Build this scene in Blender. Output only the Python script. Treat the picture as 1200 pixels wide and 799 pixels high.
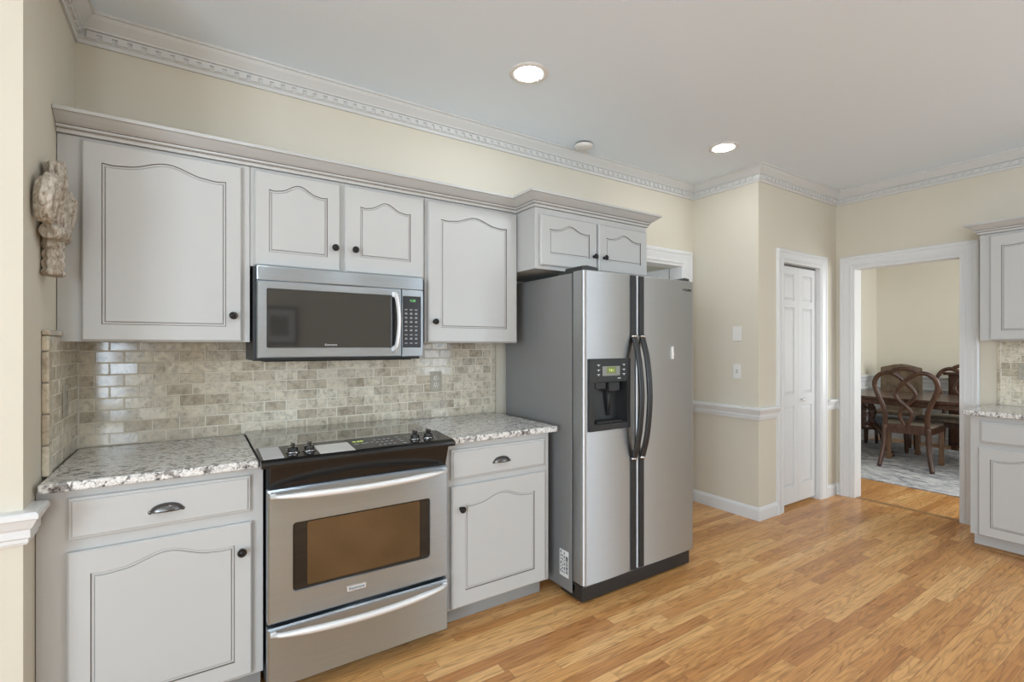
import bpy, bmesh, math, random
from mathutils import Vector, Matrix
random.seed(7)
for o in list(bpy.data.objects):
    bpy.data.objects.remove(o)
SC = bpy.context.scene
COL = SC.collection
PI = math.pi

# ---------------------------------------------------------------- camera
cam_d = bpy.data.cameras.new('camera')
cam = bpy.data.objects.new('camera', cam_d)
COL.objects.link(cam)
CAM_H, CAM_Y, PAN = 1.34, -2.68, math.radians(33.1)
cam.location = (0, CAM_Y, CAM_H)
cam.rotation_euler = (PI / 2, 0, -PAN)
cam_d.sensor_fit = 'HORIZONTAL'
cam_d.sensor_width = 36.0
cam_d.lens = 36.0 * 571.0 / 1200.0
cam_d.shift_y = 5.5 / 1200.0
cam_d.clip_start = 0.05
SC.camera = cam

# ---------------------------------------------------------------- world, lights, exposure
SC.view_settings.view_transform = 'Standard'
SC.view_settings.look = 'None'
SC.view_settings.gamma = 1.0
SC.view_settings.use_curve_mapping = False
SC.view_settings.exposure = 0.09
world = bpy.data.worlds.new('sky')
SC.world = world
world.use_nodes = True
bg = world.node_tree.nodes['Background']
bg.inputs[0].default_value = (0.80, 0.88, 1.0, 1)
bg.inputs[1].default_value = 1.0


def area_light(name, loc, rot, sx, sy, power, color):
    d = bpy.data.lights.new(name, 'AREA')
    d.shape = 'RECTANGLE'
    d.size, d.size_y = sx, sy
    d.energy = power
    d.color = color
    o = bpy.data.objects.new(name, d)
    o.location = loc
    o.rotation_euler = rot
    COL.objects.link(o)
    return o


DAY = (0.79, 0.95, 1.12)
REAR_Y, WEST_X = -5.5, -3.2
# daylight panels at windows out of view, most of them added: the wall behind the camera (facing +y), the breakfast-side wall (+x) and the dining room
REAR_WINDOWS = [(-2.9, -1.6, 0.7, 2.15), (-1.14, -0.74, 0.55, 2.05), (3.35, 4.65, 0.8, 2.2)]  # outer two added for daylight; the middle one shows mirrored in the tiles
REAR_POWER = [3, 36, 12]
for i, (wx0, wx1, wz0, wz1) in enumerate(REAR_WINDOWS):
    area_light('unseen_day_lamp', ((wx0 + wx1) / 2, REAR_Y + 0.03, (wz0 + wz1) / 2), (PI / 2, 0, 0),
               wx1 - wx0, wz1 - wz0, REAR_POWER[i] * (wx1 - wx0) * (wz1 - wz0), DAY)
ADDED_WEST_WINDOWS = [(-5.4, -4.5, 0.6, 2.2), (-4.3, -3.4, 0.6, 2.2)]  # unseen windows added to light the right-hand side of the kitchen
for wy0, wy1, wz0, wz1 in ADDED_WEST_WINDOWS:
    area_light('unseen_day_lamp', (WEST_X + 0.03, (wy0 + wy1) / 2, (wz0 + wz1) / 2), (PI / 2, 0, -PI / 2),
               wy1 - wy0, wz1 - wz0, 60 * (wy1 - wy0) * (wz1 - wz0), DAY)
ADDED_EAST_WINDOW = (-5.42, -4.72, 0.7, 2.2)  # unseen window added to brighten the left wall
area_light('unseen_day_lamp', (4.87 - 0.03, -5.07, 1.45), (PI / 2, 0, PI / 2), 0.7, 1.5, 34, DAY)
ADDED_DINING_WINDOW = (5.9, 7.6, 0.7, 2.2)  # unseen window added to light the dining room
area_light('unseen_day_lamp', (6.75, -3.37, 1.45), (PI / 2, 0, 0), 1.7, 1.5, 88, (0.90, 0.96, 1.0))
area_light('unseen_day_lamp', (2.9, 1.66, 1.7), (-PI / 2, 0, 0), 0.7, 0.9, 9, DAY)  # unseen lamp before the solid passage wall, which has no window
LAMP_STRENGTH = 95.0

# ---------------------------------------------------------------- materials


def new_mat(name):
    m = bpy.data.materials.new(name)
    m.use_nodes = True
    return m, m.node_tree, m.node_tree.nodes['Principled BSDF']


class N:
    """tiny node helper"""
    def __init__(self, nt):
        self.nt = nt

    def node(self, t, **kw):
        n = self.nt.nodes.new(t)
        for k, v in kw.items():
            if k.startswith('i_'):
                n.inputs[k[2:].replace('_', ' ')].default_value = v
            else:
                setattr(n, k, v)
        return n

    def link(self, a, b):
        self.nt.links.new(a, b)

    def val(self, inp, v):
        if hasattr(v, 'is_output'):
            self.link(v, inp)
        else:
            inp.default_value = v

    def math(self, op, a, b=0.0, c=0.0):
        n = self.node('ShaderNodeMath', operation=op)
        self.val(n.inputs[0], a)
        self.val(n.inputs[1], b)
        self.val(n.inputs[2], c)
        return n.outputs[0]

    def mix(self, f, a, b, mode='MIX'):
        n = self.node('ShaderNodeMix', data_type='RGBA', blend_type=mode)
        self.val(n.inputs[0], f)
        self.val(n.inputs[6], a)
        self.val(n.inputs[7], b)
        return n.outputs[2]

    def ramp(self, f, stops):
        n = self.node('ShaderNodeValToRGB')
        e = n.color_ramp.elements
        while len(e) < len(stops):
            e.new(0.5)
        for q, (p, c) in zip(e, stops):
            q.position = p
            q.color = c if len(c) == 4 else (*c, 1)
        self.link(f, n.inputs[0])
        return n.outputs[0]

    def noise(self, vec, scale, detail=3, rough=0.5, dist=0.0):
        n = self.node('ShaderNodeTexNoise')
        self.link(vec, n.inputs['Vector'])
        n.inputs['Scale'].default_value = scale
        n.inputs['Detail'].default_value = detail
        n.inputs['Roughness'].default_value = rough
        n.inputs['Distortion'].default_value = dist
        return n

    def mapping(self, vec, scale=(1, 1, 1), loc=(0, 0, 0)):
        n = self.node('ShaderNodeMapping')
        self.link(vec, n.inputs[0])
        n.inputs['Scale'].default_value = scale
        n.inputs['Location'].default_value = loc
        return n.outputs[0]

    def obj(self):
        return self.node('ShaderNodeTexCoord').outputs['Object']

    def bump(self, h, strength, dist, bsdf):
        n = self.node('ShaderNodeBump')
        n.inputs['Strength'].default_value = strength
        n.inputs['Distance'].default_value = dist
        self.link(h, n.inputs['Height'])
        self.link(n.outputs[0], bsdf.inputs['Normal'])


def c4(c):
    return (*c, 1) if len(c) == 3 else c


def simple(name, col, rough=0.5, metal=0.0, coat=0.0, spec=0.5, var=0.0, vscale=6.0, bump=0.0, bscale=200.0):
    m, nt, b = new_mat(name)
    n = N(nt)
    b.inputs['Base Color'].default_value = c4(col)
    b.inputs['Roughness'].default_value = rough
    b.inputs['Metallic'].default_value = metal
    b.inputs['Coat Weight'].default_value = coat
    b.inputs['Specular IOR Level'].default_value = spec
    if var:
        t = n.noise(n.obj(), vscale, 4)
        lo = tuple(max(0, x * (1 - var)) for x in col)
        hi = tuple(min(1, x * (1 + var)) for x in col)
        n.link(n.ramp(t.outputs[0], [(0.3, lo), (0.7, hi)]), b.inputs['Base Color'])
    if bump:
        n.bump(n.noise(n.obj(), bscale, 2).outputs[0], bump, 0.001, b)
    return m


def emissive(name, col, strength):
    m, nt, b = new_mat(name)
    b.inputs['Base Color'].default_value = (0.02, 0.02, 0.02, 1)
    b.inputs['Emission Color'].default_value = c4(col)
    b.inputs['Emission Strength'].default_value = strength
    return m


def steel(name, col, rough, axis='x', fleck=0.05, aniso=0.88):
    """brushed stainless: fine streaks along one axis"""
    m, nt, b = new_mat(name)
    n = N(nt)
    sc = {'x': (3, 3, 700), 'z': (700, 700, 3)}[axis]
    t = n.noise(n.mapping(n.obj(), sc), 1.0, 2)
    lo = tuple(x * (1 - fleck) for x in col)
    hi = tuple(min(1, x * (1 + fleck)) for x in col)
    n.link(n.ramp(t.outputs[0], [(0.35, lo), (0.65, hi)]), b.inputs['Base Color'])
    b.inputs['Metallic'].default_value = 1.0
    r = n.math('MULTIPLY_ADD', t.outputs[0], 0.10, rough - 0.05)
    n.link(r, b.inputs['Roughness'])
    b.inputs['Anisotropic'].default_value = aniso
    b.inputs['Anisotropic Rotation'].default_value = 0.25
    tg = n.node('ShaderNodeTangent', direction_type='RADIAL', axis='Z')
    n.link(tg.outputs[0], b.inputs['Tangent'])
    return m


def floor_material():
    m, nt, b = new_mat('oak_strip_floor')
    n = N(nt)
    o = n.obj()
    s = n.node('ShaderNodeSeparateXYZ')
    n.link(o, s.inputs[0])
    X, Y = s.outputs[0], s.outputs[1]
    W = 0.058
    row = n.math('FLOOR', n.math('DIVIDE', Y, W))
    wn = n.node('ShaderNodeTexWhiteNoise', noise_dimensions='1D')
    n.link(row, wn.inputs['W'])
    L = n.math('MULTIPLY_ADD', wn.outputs[0], 0.45, 0.62)
    xs = n.math('DIVIDE', n.math('MULTIPLY_ADD', wn.outputs[0], 37.3, X), L)
    idx = n.math('FLOOR', xs)
    cv = n.node('ShaderNodeCombineXYZ')
    n.link(row, cv.inputs[0])
    n.link(idx, cv.inputs[1])
    w2 = n.node('ShaderNodeTexWhiteNoise', noise_dimensions='2D')
    n.link(cv.outputs[0], w2.inputs['Vector'])
    r = w2.outputs[0]
    base = n.ramp(r, [(0.0, (0.49, 0.215, 0.070)), (0.25, (0.60, 0.285, 0.092)), (0.65, (0.69, 0.36, 0.130)), (1.0, (0.78, 0.455, 0.185))])
    # grain: stretched noise shifted per board
    sh = n.node('ShaderNodeCombineXYZ')
    n.link(n.math('MULTIPLY', r, 41.0), sh.inputs[0])
    n.link(n.math('MULTIPLY', r, 17.0), sh.inputs[1])
    n.link(n.math('MULTIPLY', r, 29.0), sh.inputs[2])
    ad = n.node('ShaderNodeVectorMath', operation='ADD')
    n.link(o, ad.inputs[0])
    n.link(sh.outputs[0], ad.inputs[1])
    g1 = n.noise(n.mapping(ad.outputs[0], (5, 110, 1)), 1.0, 4, 0.6, 0.4)
    g2 = n.noise(n.mapping(ad.outputs[0], (1.7, 15, 1)), 1.0, 2, 0.5, 0.5)
    rings = n.math('FRACT', n.math('MULTIPLY', g2.outputs[0], 9.0))
    ringf = n.ramp(rings, [(0.0, (0.60, 0.54, 0.48)), (0.28, (1, 1, 1)), (0.80, (1.06, 1.06, 1.06)), (1.0, (0.62, 0.56, 0.50))])
    gf = n.ramp(g1.outputs[0], [(0.30, (0.70, 0.66, 0.62)), (0.55, (1.0, 1.0, 1.0)), (0.75, (1.08, 1.08, 1.08))])
    col = n.mix(1.0, base, gf, 'MULTIPLY')
    col = n.mix(0.62, col, ringf, 'MULTIPLY')
    # seams
    fy = n.math('FRACT', n.math('DIVIDE', Y, W))
    ey = n.math('MINIMUM', fy, n.math('SUBTRACT', 1.0, fy))
    fx = n.math('MULTIPLY', n.math('FRACT', xs), L)
    ex = n.math('MINIMUM', fx, n.math('SUBTRACT', L, fx))
    seam = n.math('MINIMUM', n.math('DIVIDE', ey, 0.022), n.math('DIVIDE', ex, 0.0014))
    seam = n.math('MINIMUM', seam, 1.0)
    col = n.mix(seam, (0.20, 0.10, 0.04, 1), col)
    n.link(col, b.inputs['Base Color'])
    n.link(n.math('MULTIPLY_ADD', g1.outputs[0], 0.16, 0.22), b.inputs['Roughness'])
    b.inputs['Specular IOR Level'].default_value = 0.45
    hh = n.math('ADD', seam, n.math('MULTIPLY', g1.outputs[0], 0.12))
    n.bump(hh, 0.25, 0.0012, b)
    return m


def granite_material():
    m, nt, b = new_mat('speckled_granite')
    n = N(nt)
    o = n.obj()
    o2 = n.mapping(o, (1, 1.5, 1))
    v = n.node('ShaderNodeTexVoronoi', feature='F1')
    n.link(n.noise(o2, 30, 2).outputs[1], v.inputs['Vector'])
    a = n.noise(o2, 62, 5, 0.62, 0.8)
    c = n.noise(o2, 24, 4, 0.6, 0.5)
    d = n.noise(o2, 150, 3, 0.6)
    base = n.ramp(a.outputs[0], [(0.0, (0.03, 0.03, 0.03)), (0.37, (0.09, 0.085, 0.085)), (0.43, (0.46, 0.44, 0.42)), (0.50, (0.76, 0.74, 0.70)), (1.0, (0.90, 0.88, 0.84))])
    dark = n.ramp(c.outputs[0], [(0.37, (0.26, 0.25, 0.25)), (0.45, (1, 1, 1))])
    col = n.mix(0.85, base, dark, 'MULTIPLY')
    fl = n.ramp(d.outputs[0], [(0.35, (0.62, 0.60, 0.58)), (0.6, (1.08, 1.08, 1.08))])
    col = n.mix(0.7, col, fl, 'MULTIPLY')
    n.link(col, b.inputs['Base Color'])
    b.inputs['Roughness'].default_value = 0.13
    return m


def tile_material():
    m, nt, b = new_mat('tumbled_stone_tile')
    n = N(nt)
    g = n.node('ShaderNodeNewGeometry')
    r = g.outputs['Random Per Island']
    o = n.obj()
    base = n.ramp(r, [(0.0, (0.44, 0.375, 0.28)), (0.3, (0.55, 0.48, 0.365)), (0.6, (0.63, 0.56, 0.435)), (0.85, (0.72, 0.65, 0.52)), (1.0, (0.49, 0.435, 0.345))])
    t = n.noise(o, 38, 5, 0.62, 0.6)
    f = n.ramp(t.outputs[0], [(0.32, (0.60, 0.58, 0.55)), (0.5, (1, 1, 1)), (0.68, (1.2, 1.19, 1.17))])
    n.link(n.mix(0.9, base, f, 'MULTIPLY'), b.inputs['Base Color'])
    b.inputs['Roughness'].default_value = 0.15
    b.inputs['Coat Weight'].default_value = 0.35
    b.inputs['Coat Roughness'].default_value = 0.06
    n.bump(t.outputs[0], 0.12, 0.001, b)
    return m


def wood_material(name, dark, light, rough=0.3, axis=(3, 30, 30)):
    m, nt, b = new_mat(name)
    n = N(nt)
    t = n.noise(n.mapping(n.obj(), axis), 1.5, 4, 0.6, 0.8)
    n.link(n.ramp(t.outputs[0], [(0.3, dark), (0.7, light)]), b.inputs['Base Color'])
    b.inputs['Roughness'].default_value = rough
    return m


def rug_material():
    m, nt, b = new_mat('distressed_rug')
    n = N(nt)
    o = n.obj()
    a = n.noise(n.mapping(o, (5, 2.2, 1)), 2.2, 6, 0.7, 1.2)
    c = n.noise(n.mapping(o, (20, 7, 1)), 1.5, 4, 0.7, 0.5)
    col = n.ramp(a.outputs[0], [(0.30, (0.13, 0.13, 0.145)), (0.42, (0.30, 0.30, 0.32)), (0.52, (0.56, 0.55, 0.54)), (0.7, (0.72, 0.70, 0.68))])
    f = n.ramp(c.outputs[0], [(0.35, (0.55, 0.56, 0.58)), (0.6, (1.08, 1.07, 1.05))])
    n.link(n.mix(0.8, col, f, 'MULTIPLY'), b.inputs['Base Color'])
    b.inputs['Roughness'].default_value = 0.95
    return m


def carving_material():
    m, nt, b = new_mat('whitewashed_carving')
    n = N(nt)
    o = n.obj()
    a = n.noise(n.mapping(o, (1, 1, 0.45)), 85, 4, 0.65, 0.1)
    n.link(n.ramp(a.outputs[0], [(0.32, (0.15, 0.11, 0.08)), (0.44, (0.34, 0.28, 0.21)), (0.58, (0.52, 0.46, 0.38)), (0.74, (0.66, 0.61, 0.53))]), b.inputs['Base Color'])
    b.inputs['Roughness'].default_value = 0.8
    n.bump(a.outputs[0], 0.6, 0.004, b)
    return m


def glass_material():
    m, nt, b = new_mat('window_glass')
    b.inputs['Transmission Weight'].default_value = 1.0
    b.inputs['Roughness'].default_value = 0.02
    b.inputs['Base Color'].default_value = (0.95, 0.98, 1, 1)
    return m


M = {
    'wall': simple('cream_wall_paint', (0.64, 0.58, 0.47), 0.75, var=0.015, vscale=2.0, bump=0.05),
    'ceil': simple('ceiling_paint', (0.80, 0.87, 0.93), 0.9),
    'trim': simple('white_trim_paint', (0.70, 0.69, 0.67), 0.30),
    'crown': simple('crown_paint', (0.62, 0.605, 0.575), 0.45),
    'cab': simple('pale_grey_cabinet_paint', (0.495, 0.487, 0.465), 0.36, var=0.012, vscale=4.0),
    'glaze': simple('umber_glaze', (0.13, 0.105, 0.085), 0.6),
    'toe': simple('toe_kick_grey', (0.30, 0.29, 0.27), 0.6),
    'bronze': simple('oil_rubbed_bronze', (0.022, 0.019, 0.017), 0.32, 0.6),
    'pewter': simple('dark_pewter', (0.15, 0.145, 0.14), 0.30, 1.0),
    'floor': floor_material(),
    'granite': granite_material(),
    'tile': tile_material(),
    'grout': simple('grout', (0.74, 0.68, 0.56), 0.9),
    'steel': steel('brushed_stainless', (0.51, 0.59, 0.665), 0.36, 'x'),
    'steel_v': steel('fridge_stainless', (0.55, 0.565, 0.57), 0.50, 'x', 0.025),
    'satin': simple('satin_handle', (0.78, 0.77, 0.75), 0.42, 0.4),
    'chrome': simple('chrome', (0.75, 0.75, 0.75), 0.12, 1.0),
    'fridge_side': simple('fridge_grey_paint', (0.205, 0.20, 0.192), 0.42, bump=0.08, bscale=700),
    'black_gloss': simple('black_gloss', (0.012, 0.012, 0.012), 0.07, coat=0.3),
    'cooktop': simple('ceramic_cooktop', (0.030, 0.029, 0.028), 0.07, spec=0.95, coat=0.8),
    'fascia': simple('black_fascia', (0.012, 0.011, 0.010), 0.16),
    'black': simple('black_plastic', (0.020, 0.020, 0.020), 0.42),
    'panel_black': simple('control_panel_black', (0.022, 0.022, 0.025), 0.25),
    'charcoal': simple('charcoal_plastic', (0.026, 0.026, 0.026), 0.5, spec=0.35),
    'oven_glass': simple('oven_glass_amber', (0.090, 0.050, 0.022), 0.10, spec=0.8, var=0.25, vscale=3.0),
    'mw_glass': simple('microwave_glass', (0.030, 0.029, 0.027), 0.06, spec=0.9, coat=0.3),
    'pad': simple('grey_pad', (0.52, 0.51, 0.50), 0.35),
    'pad_white': simple('silver_pad', (0.80, 0.80, 0.79), 0.22, 0.4),
    'mark': simple('white_print', (0.62, 0.62, 0.62), 0.5),
    'mark_grey': simple('grey_print', (0.33, 0.33, 0.34), 0.5),
    'ink': simple('black_ink', (0.02, 0.02, 0.02), 0.6),
    'lime': emissive('lime_digits', (0.75, 0.95, 0.22), 1.0),
    'green': emissive('green_digits', (0.25, 0.85, 0.25), 0.9),
    'lcd': simple('grey_lcd', (0.22, 0.22, 0.20), 0.3),
    'lcd_lime': emissive('lcd_backlight', (0.30, 0.36, 0.08), 0.5),
    'lamp': emissive('lamp_lens', (0.88, 0.97, 1.04), LAMP_STRENGTH),
    'plastic_white': simple('white_plastic', (0.74, 0.70, 0.65), 0.4),
    'plastic_ivory': simple('ivory_plastic', (0.66, 0.62, 0.54), 0.4),
    'stone_plate': simple('stone_coloured_plate', (0.42, 0.385, 0.31), 0.5, var=0.12, vscale=60),
    'paper': simple('label_paper', (0.72, 0.72, 0.70), 0.6),
    'wood_dark': wood_material('dark_mahogany', (0.030, 0.012, 0.007), (0.085, 0.036, 0.020), 0.25),
    'wood_chair': wood_material('chair_walnut', (0.035, 0.014, 0.008), (0.095, 0.042, 0.022), 0.30, (20, 20, 4)),
    'wood_mid': wood_material('mid_brown_wood', (0.11, 0.055, 0.026), (0.22, 0.12, 0.06), 0.35, (20, 20, 4)),
    'shoe': wood_material('oak_shoe_moulding', (0.25, 0.13, 0.05), (0.40, 0.22, 0.09), 0.35, (3, 60, 60)),
    'seat_fabric': simple('tan_damask', (0.23, 0.19, 0.14), 0.9, var=0.25, vscale=30),
    'bench_fabric': simple('grey_bench_fabric', (0.15, 0.15, 0.155), 0.8, var=0.1, vscale=20),
    'host_fabric': simple('brown_damask', (0.125, 0.085, 0.05), 0.85, var=0.4, vscale=18),
    'rug': rug_material(),
    'carving': carving_material(),
    'glass': glass_material(),
    'picture': simple('picture_print', (0.22, 0.20, 0.17), 0.6, var=0.6, vscale=14),
}

# ---------------------------------------------------------------- object helpers


def tag(o, label=None, cat=None, group=None, kind=None):
    if label:
        o['label'] = label
    if cat:
        o['category'] = cat
    if group:
        o['group'] = group
    if kind:
        o['kind'] = kind
    return o


def thing(name, label, cat, loc=(0, 0, 0), group=None):
    o = bpy.data.objects.new(name, None)
    o.empty_display_size = 0.1
    COL.objects.link(o)
    o.location = loc
    return tag(o, label, cat, group)


def root_loc(p):
    return Vector(p.location) if p.parent is None else Vector((0, 0, 0))


class MB:
    """collects shapes, then build() links them as ONE mesh object; T maps local coordinates to the room"""
    def __init__(self, T=None):
        self.bm = bmesh.new()
        self.T = T or Matrix.Identity(4)

    def _face(self, vs, mi=0, smooth=False):
        try:
            f = self.bm.faces.new(vs)
        except ValueError:
            return None
        f.material_index = mi
        f.smooth = smooth
        return f

    def v(self, p):
        return self.bm.verts.new(self.T @ Vector(p))

    def box(self, x0, x1, y0, y1, z0, z1, mi=0, bevel=0.0, seg=2):
        vs = [self.v((x, y, z)) for x in (x0, x1) for y in (y0, y1) for z in (z0, z1)]
        fs = [self._face([vs[i] for i in q], mi) for q in
              ((0, 1, 3, 2), (4, 6, 7, 5), (0, 4, 5, 1), (2, 3, 7, 6), (0, 2, 6, 4), (1, 5, 7, 3))]
        if bevel:
            es = set(e for f in fs for e in f.edges)
            r = bmesh.ops.bevel(self.bm, geom=list(es), offset=bevel, segments=seg, affect='EDGES', profile=0.5)
            for f in r['faces']:
                f.material_index = mi
        return self

    def loops(self, rings, closed=True, cap=(True, True), mis=None, smooth=False):
        """rings: list of rings of points (same length) -> skinned surface"""
        R = [[self.v(p) for p in r] for r in rings]
        n = len(R[0])
        for k in range(len(R) - 1):
            for i in range(n if closed else n - 1):
                j = (i + 1) % n
                self._face([R[k][i], R[k][j], R[k + 1][j], R[k + 1][i]], mis[k] if mis else 0, smooth)
        if cap[0]:
            self._face(list(reversed(R[0])), mis[0] if mis else 0)
        if cap[1]:
            self._face(R[-1], mis[-1] if mis else 0)
        return self

    def prism(self, pts, axis, a, b, mi=0):
        """polygon pts in the two other axes, extruded along axis from a to b"""
        def P(p, t):
            return {'x': (t, p[0], p[1]), 'y': (p[0], t, p[1]), 'z': (p[0], p[1], t)}[axis]
        return self.loops([[P(p, a) for p in pts], [P(p, b) for p in pts]], mis=[mi])

    def lathe(self, prof, origin=(0, 0, 0), axis='z', seg=24, smooth=True, mis=None):
        rings = []
        for r, h in prof:
            ring = []
            for i in range(seg):
                t = 2 * PI * i / seg
                c, s = r * math.cos(t), r * math.sin(t)
                p = {'z': (c, s, h), 'y': (c, h, s), 'x': (h, c, s)}[axis]
                ring.append(tuple(origin[k] + p[k] for k in range(3)))
            rings.append(ring)
        return self.loops(rings, mis=mis, smooth=smooth)

    def tube(self, path, radii, normal=(0, 0, 1), seg=12, smooth=True, mi=0, flute=0.0, nf=6):
        """swept ellipse: radii = list of (r along normal, r across)"""
        path = [Vector(p) for p in path]
        Nn = Vector(normal).normalized()
        rings = []
        for i, p in enumerate(path):
            t = (path[min(i + 1, len(path) - 1)] - path[max(i - 1, 0)]).normalized()
            side = t.cross(Nn)
            if side.length < 1e-5:
                side = Vector((1, 0, 0))
            side.normalize()
            nn = side.cross(t).normalized()
            ra, rb = radii[i] if isinstance(radii, list) else radii
            fl = [1 + flute * math.cos(nf * 2 * PI * k / seg) for k in range(seg)]
            rings.append([tuple(p + nn * (ra * fl[k] * math.cos(2 * PI * k / seg)) + side * (rb * fl[k] * math.sin(2 * PI * k / seg))) for k in range(seg)])
        return self.loops(rings, smooth=smooth, mis=[mi] * len(rings))

    def sweep(self, path, prof, normal=(0, 0, 1), mis=None, flip=1):
        """profile [(offset in plane, height along normal)] along a mitred polyline in the plane with that normal"""
        path = [Vector(p) for p in path]
        Nn = Vector(normal).normalized()
        rings = []
        for i, p in enumerate(path):
            d0 = (p - path[i - 1]).normalized() if i else None
            d1 = (path[i + 1] - p).normalized() if i + 1 < len(path) else None
            d0 = d0 or d1
            d1 = d1 or d0
            s0, s1 = Nn.cross(d0) * flip, Nn.cross(d1) * flip
            mm = (s0 + s1)
            mm = mm / max(1e-6, mm.dot(s0)) if mm.length > 1e-6 else s0
            rings.append([tuple(p + mm * a + Nn * h) for a, h in prof])
        n = len(prof)
        R = [[self.v(p) for p in r] for r in rings]
        for k in range(len(R) - 1):
            for i in range(n):
                j = (i + 1) % n
                self._face([R[k][i], R[k][j], R[k + 1][j], R[k + 1][i]], mis[i] if mis else 0)
        self._face(list(reversed(R[0])))
        self._face(R[-1])
        return self

    def sphere(self, c, r, seg=16, sc=(1, 1, 1), mi=0):
        rings = []
        for i in range(1, seg // 2):
            t = PI * i / (seg // 2)
            rings.append([(c[0] + r * sc[0] * math.sin(t) * math.cos(2 * PI * k / seg), c[1] + r * sc[1] * math.sin(t) * math.sin(2 * PI * k / seg),
                           c[2] + r * sc[2] * math.cos(t)) for k in range(seg)])
        return self.loops(rings, smooth=True, mis=[mi] * len(rings))

    def build(self, name, mats, parent=None, bevel=0.0, seg=2, angle=0.6, subsurf=0):
        bmesh.ops.recalc_face_normals(self.bm, faces=self.bm.faces[:])
        me = bpy.data.meshes.new(name)
        self.bm.to_mesh(me)
        self.bm.free()
        for m in (mats if isinstance(mats, (list, tuple)) else [mats]):
            me.materials.append(m)
        o = bpy.data.objects.new(name, me)
        COL.objects.link(o)
        if bevel:
            md = o.modifiers.new('bevel', 'BEVEL')
            md.width, md.segments, md.limit_method, md.angle_limit = bevel, seg, 'ANGLE', angle
            md.harden_normals = False
        if subsurf:
            md = o.modifiers.new('subsurf', 'SUBSURF')
            md.levels = md.render_levels = subsurf
        if parent is not None:
            o.parent = parent
            o.matrix_parent_inverse = Matrix.Translation(-root_loc(parent))
        return o


def struct(o):
    o['kind'] = 'structure'
    return o


def text(name, body, size, loc, right, up, mat, parent, depth=0.0006, align='CENTER', squash=1.0):
    cu = bpy.data.curves.new(name, 'FONT')
    cu.body, cu.size, cu.extrude = body, size, depth
    cu.align_x, cu.align_y = align, 'CENTER'
    tmp = bpy.data.objects.new(name, cu)
    COL.objects.link(tmp)
    bpy.context.view_layer.update()
    me = bpy.data.meshes.new_from_object(tmp.evaluated_get(bpy.context.evaluated_depsgraph_get()))
    bpy.data.objects.remove(tmp)
    r, u = Vector(right).normalized(), Vector(up).normalized()
    w = r.cross(u)
    T = Matrix((( r.x * squash, u.x, w.x, loc[0]), (r.y * squash, u.y, w.y, loc[1]), (r.z * squash, u.z, w.z, loc[2]), (0, 0, 0, 1)))
    me.transform(T)
    me.materials.clear()
    me.materials.append(mat)
    o = bpy.data.objects.new(name, me)
    COL.objects.link(o)
    o.parent = parent
    o.matrix_parent_inverse = Matrix.Translation(-root_loc(parent))
    return o


def spline(pts, n=8):
    """Catmull-Rom through the points"""
    P = [Vector(p) for p in pts]
    P = [P[0] * 2 - P[1]] + P + [P[-1] * 2 - P[-2]]
    out = []
    for i in range(1, len(P) - 2):
        a, b, c, d = P[i - 1:i + 3]
        for k in range(n):
            t = k / n
            out.append(0.5 * ((2 * b) + (c - a) * t + (2 * a - 5 * b + 4 * c - d) * t * t + (3 * b - a - 3 * c + d) * t ** 3))
    out.append(P[-2])
    return out


# local frames (right, outward, up): back wall faces -y, right wall faces -x, left wall faces +x
def frame(right, out, origin=(0, 0, 0)):
    r, o = Vector(right), Vector(out)
    return Matrix(((r.x, o.x, 0, origin[0]), (r.y, o.y, 0, origin[1]), (r.z, o.z, 1, origin[2]), (0, 0, 0, 1)))


LEFT_X, FAR_X, SW_X, PAN_Y, NOOK_Y, CEIL = -0.414, 4.87, 3.62, -0.585, -0.732, 2.715
BACK = frame((1, 0, 0), (0, -1, 0))
RIGHT = frame((0, -1, 0), (-1, 0, 0), (FAR_X, 0, 0))      # local x = -world y, local y = distance from the wall
SWITCH = frame((0, -1, 0), (-1, 0, 0), (SW_X, 0, 0))
LEFT = frame((0, 1, 0), (1, 0, 0), (LEFT_X, 0, 0))

# ================================================================ the setting
g = MB()
g.box(-3.4, 8.7, -5.7, 2.0, -0.05, 0.0)
struct(g.build('floor', M['floor']))
g = MB()
g.box(-3.4, 8.7, -5.7, 2.0, CEIL, CEIL + 0.12)
struct(g.build('ceiling', M['ceil']))

BD0, BD1, DH = 2.64, 3.48, 2.03       # doorway in the back wall beside the refrigerator
g = MB()
g.box(LEFT_X - 0.12, BD0, 0, 0.12, 0, CEIL)
g.box(BD1, SW_X + 0.12, 0, 0.12, 0, CEIL)
g.box(BD0, BD1, 0, 0.12, DH, CEIL)
struct(g.build('wall_back', M['wall']))
g = MB()
g.box(LEFT_X - 0.12, LEFT_X, NOOK_Y, 0, 0, CEIL)
struct(g.build('wall_left', M['wall']))
g = MB()
g.box(WEST_X, LEFT_X - 0.12, NOOK_Y, NOOK_Y + 0.12, 0, CEIL)
struct(g.build('wall_nook', M['wall']))
g = MB()
g.box(SW_X, SW_X + 0.115, PAN_Y, 0, 0, CEIL)
struct(g.build('wall_switch', M['wall']))
PD0, PD1 = 3.955, 4.585               # pantry opening
g = MB()
g.box(SW_X + 0.115, PD0, PAN_Y, PAN_Y + 0.115, 0, CEIL)
g.box(PD1, FAR_X, PAN_Y, PAN_Y + 0.115, 0, CEIL)
g.box(PD0, PD1, PAN_Y, PAN_Y + 0.115, DH, CEIL)
struct(g.build('wall_pantry', M['wall']))
DD0, DD1 = -1.455, -0.717             # dining doorway
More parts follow.
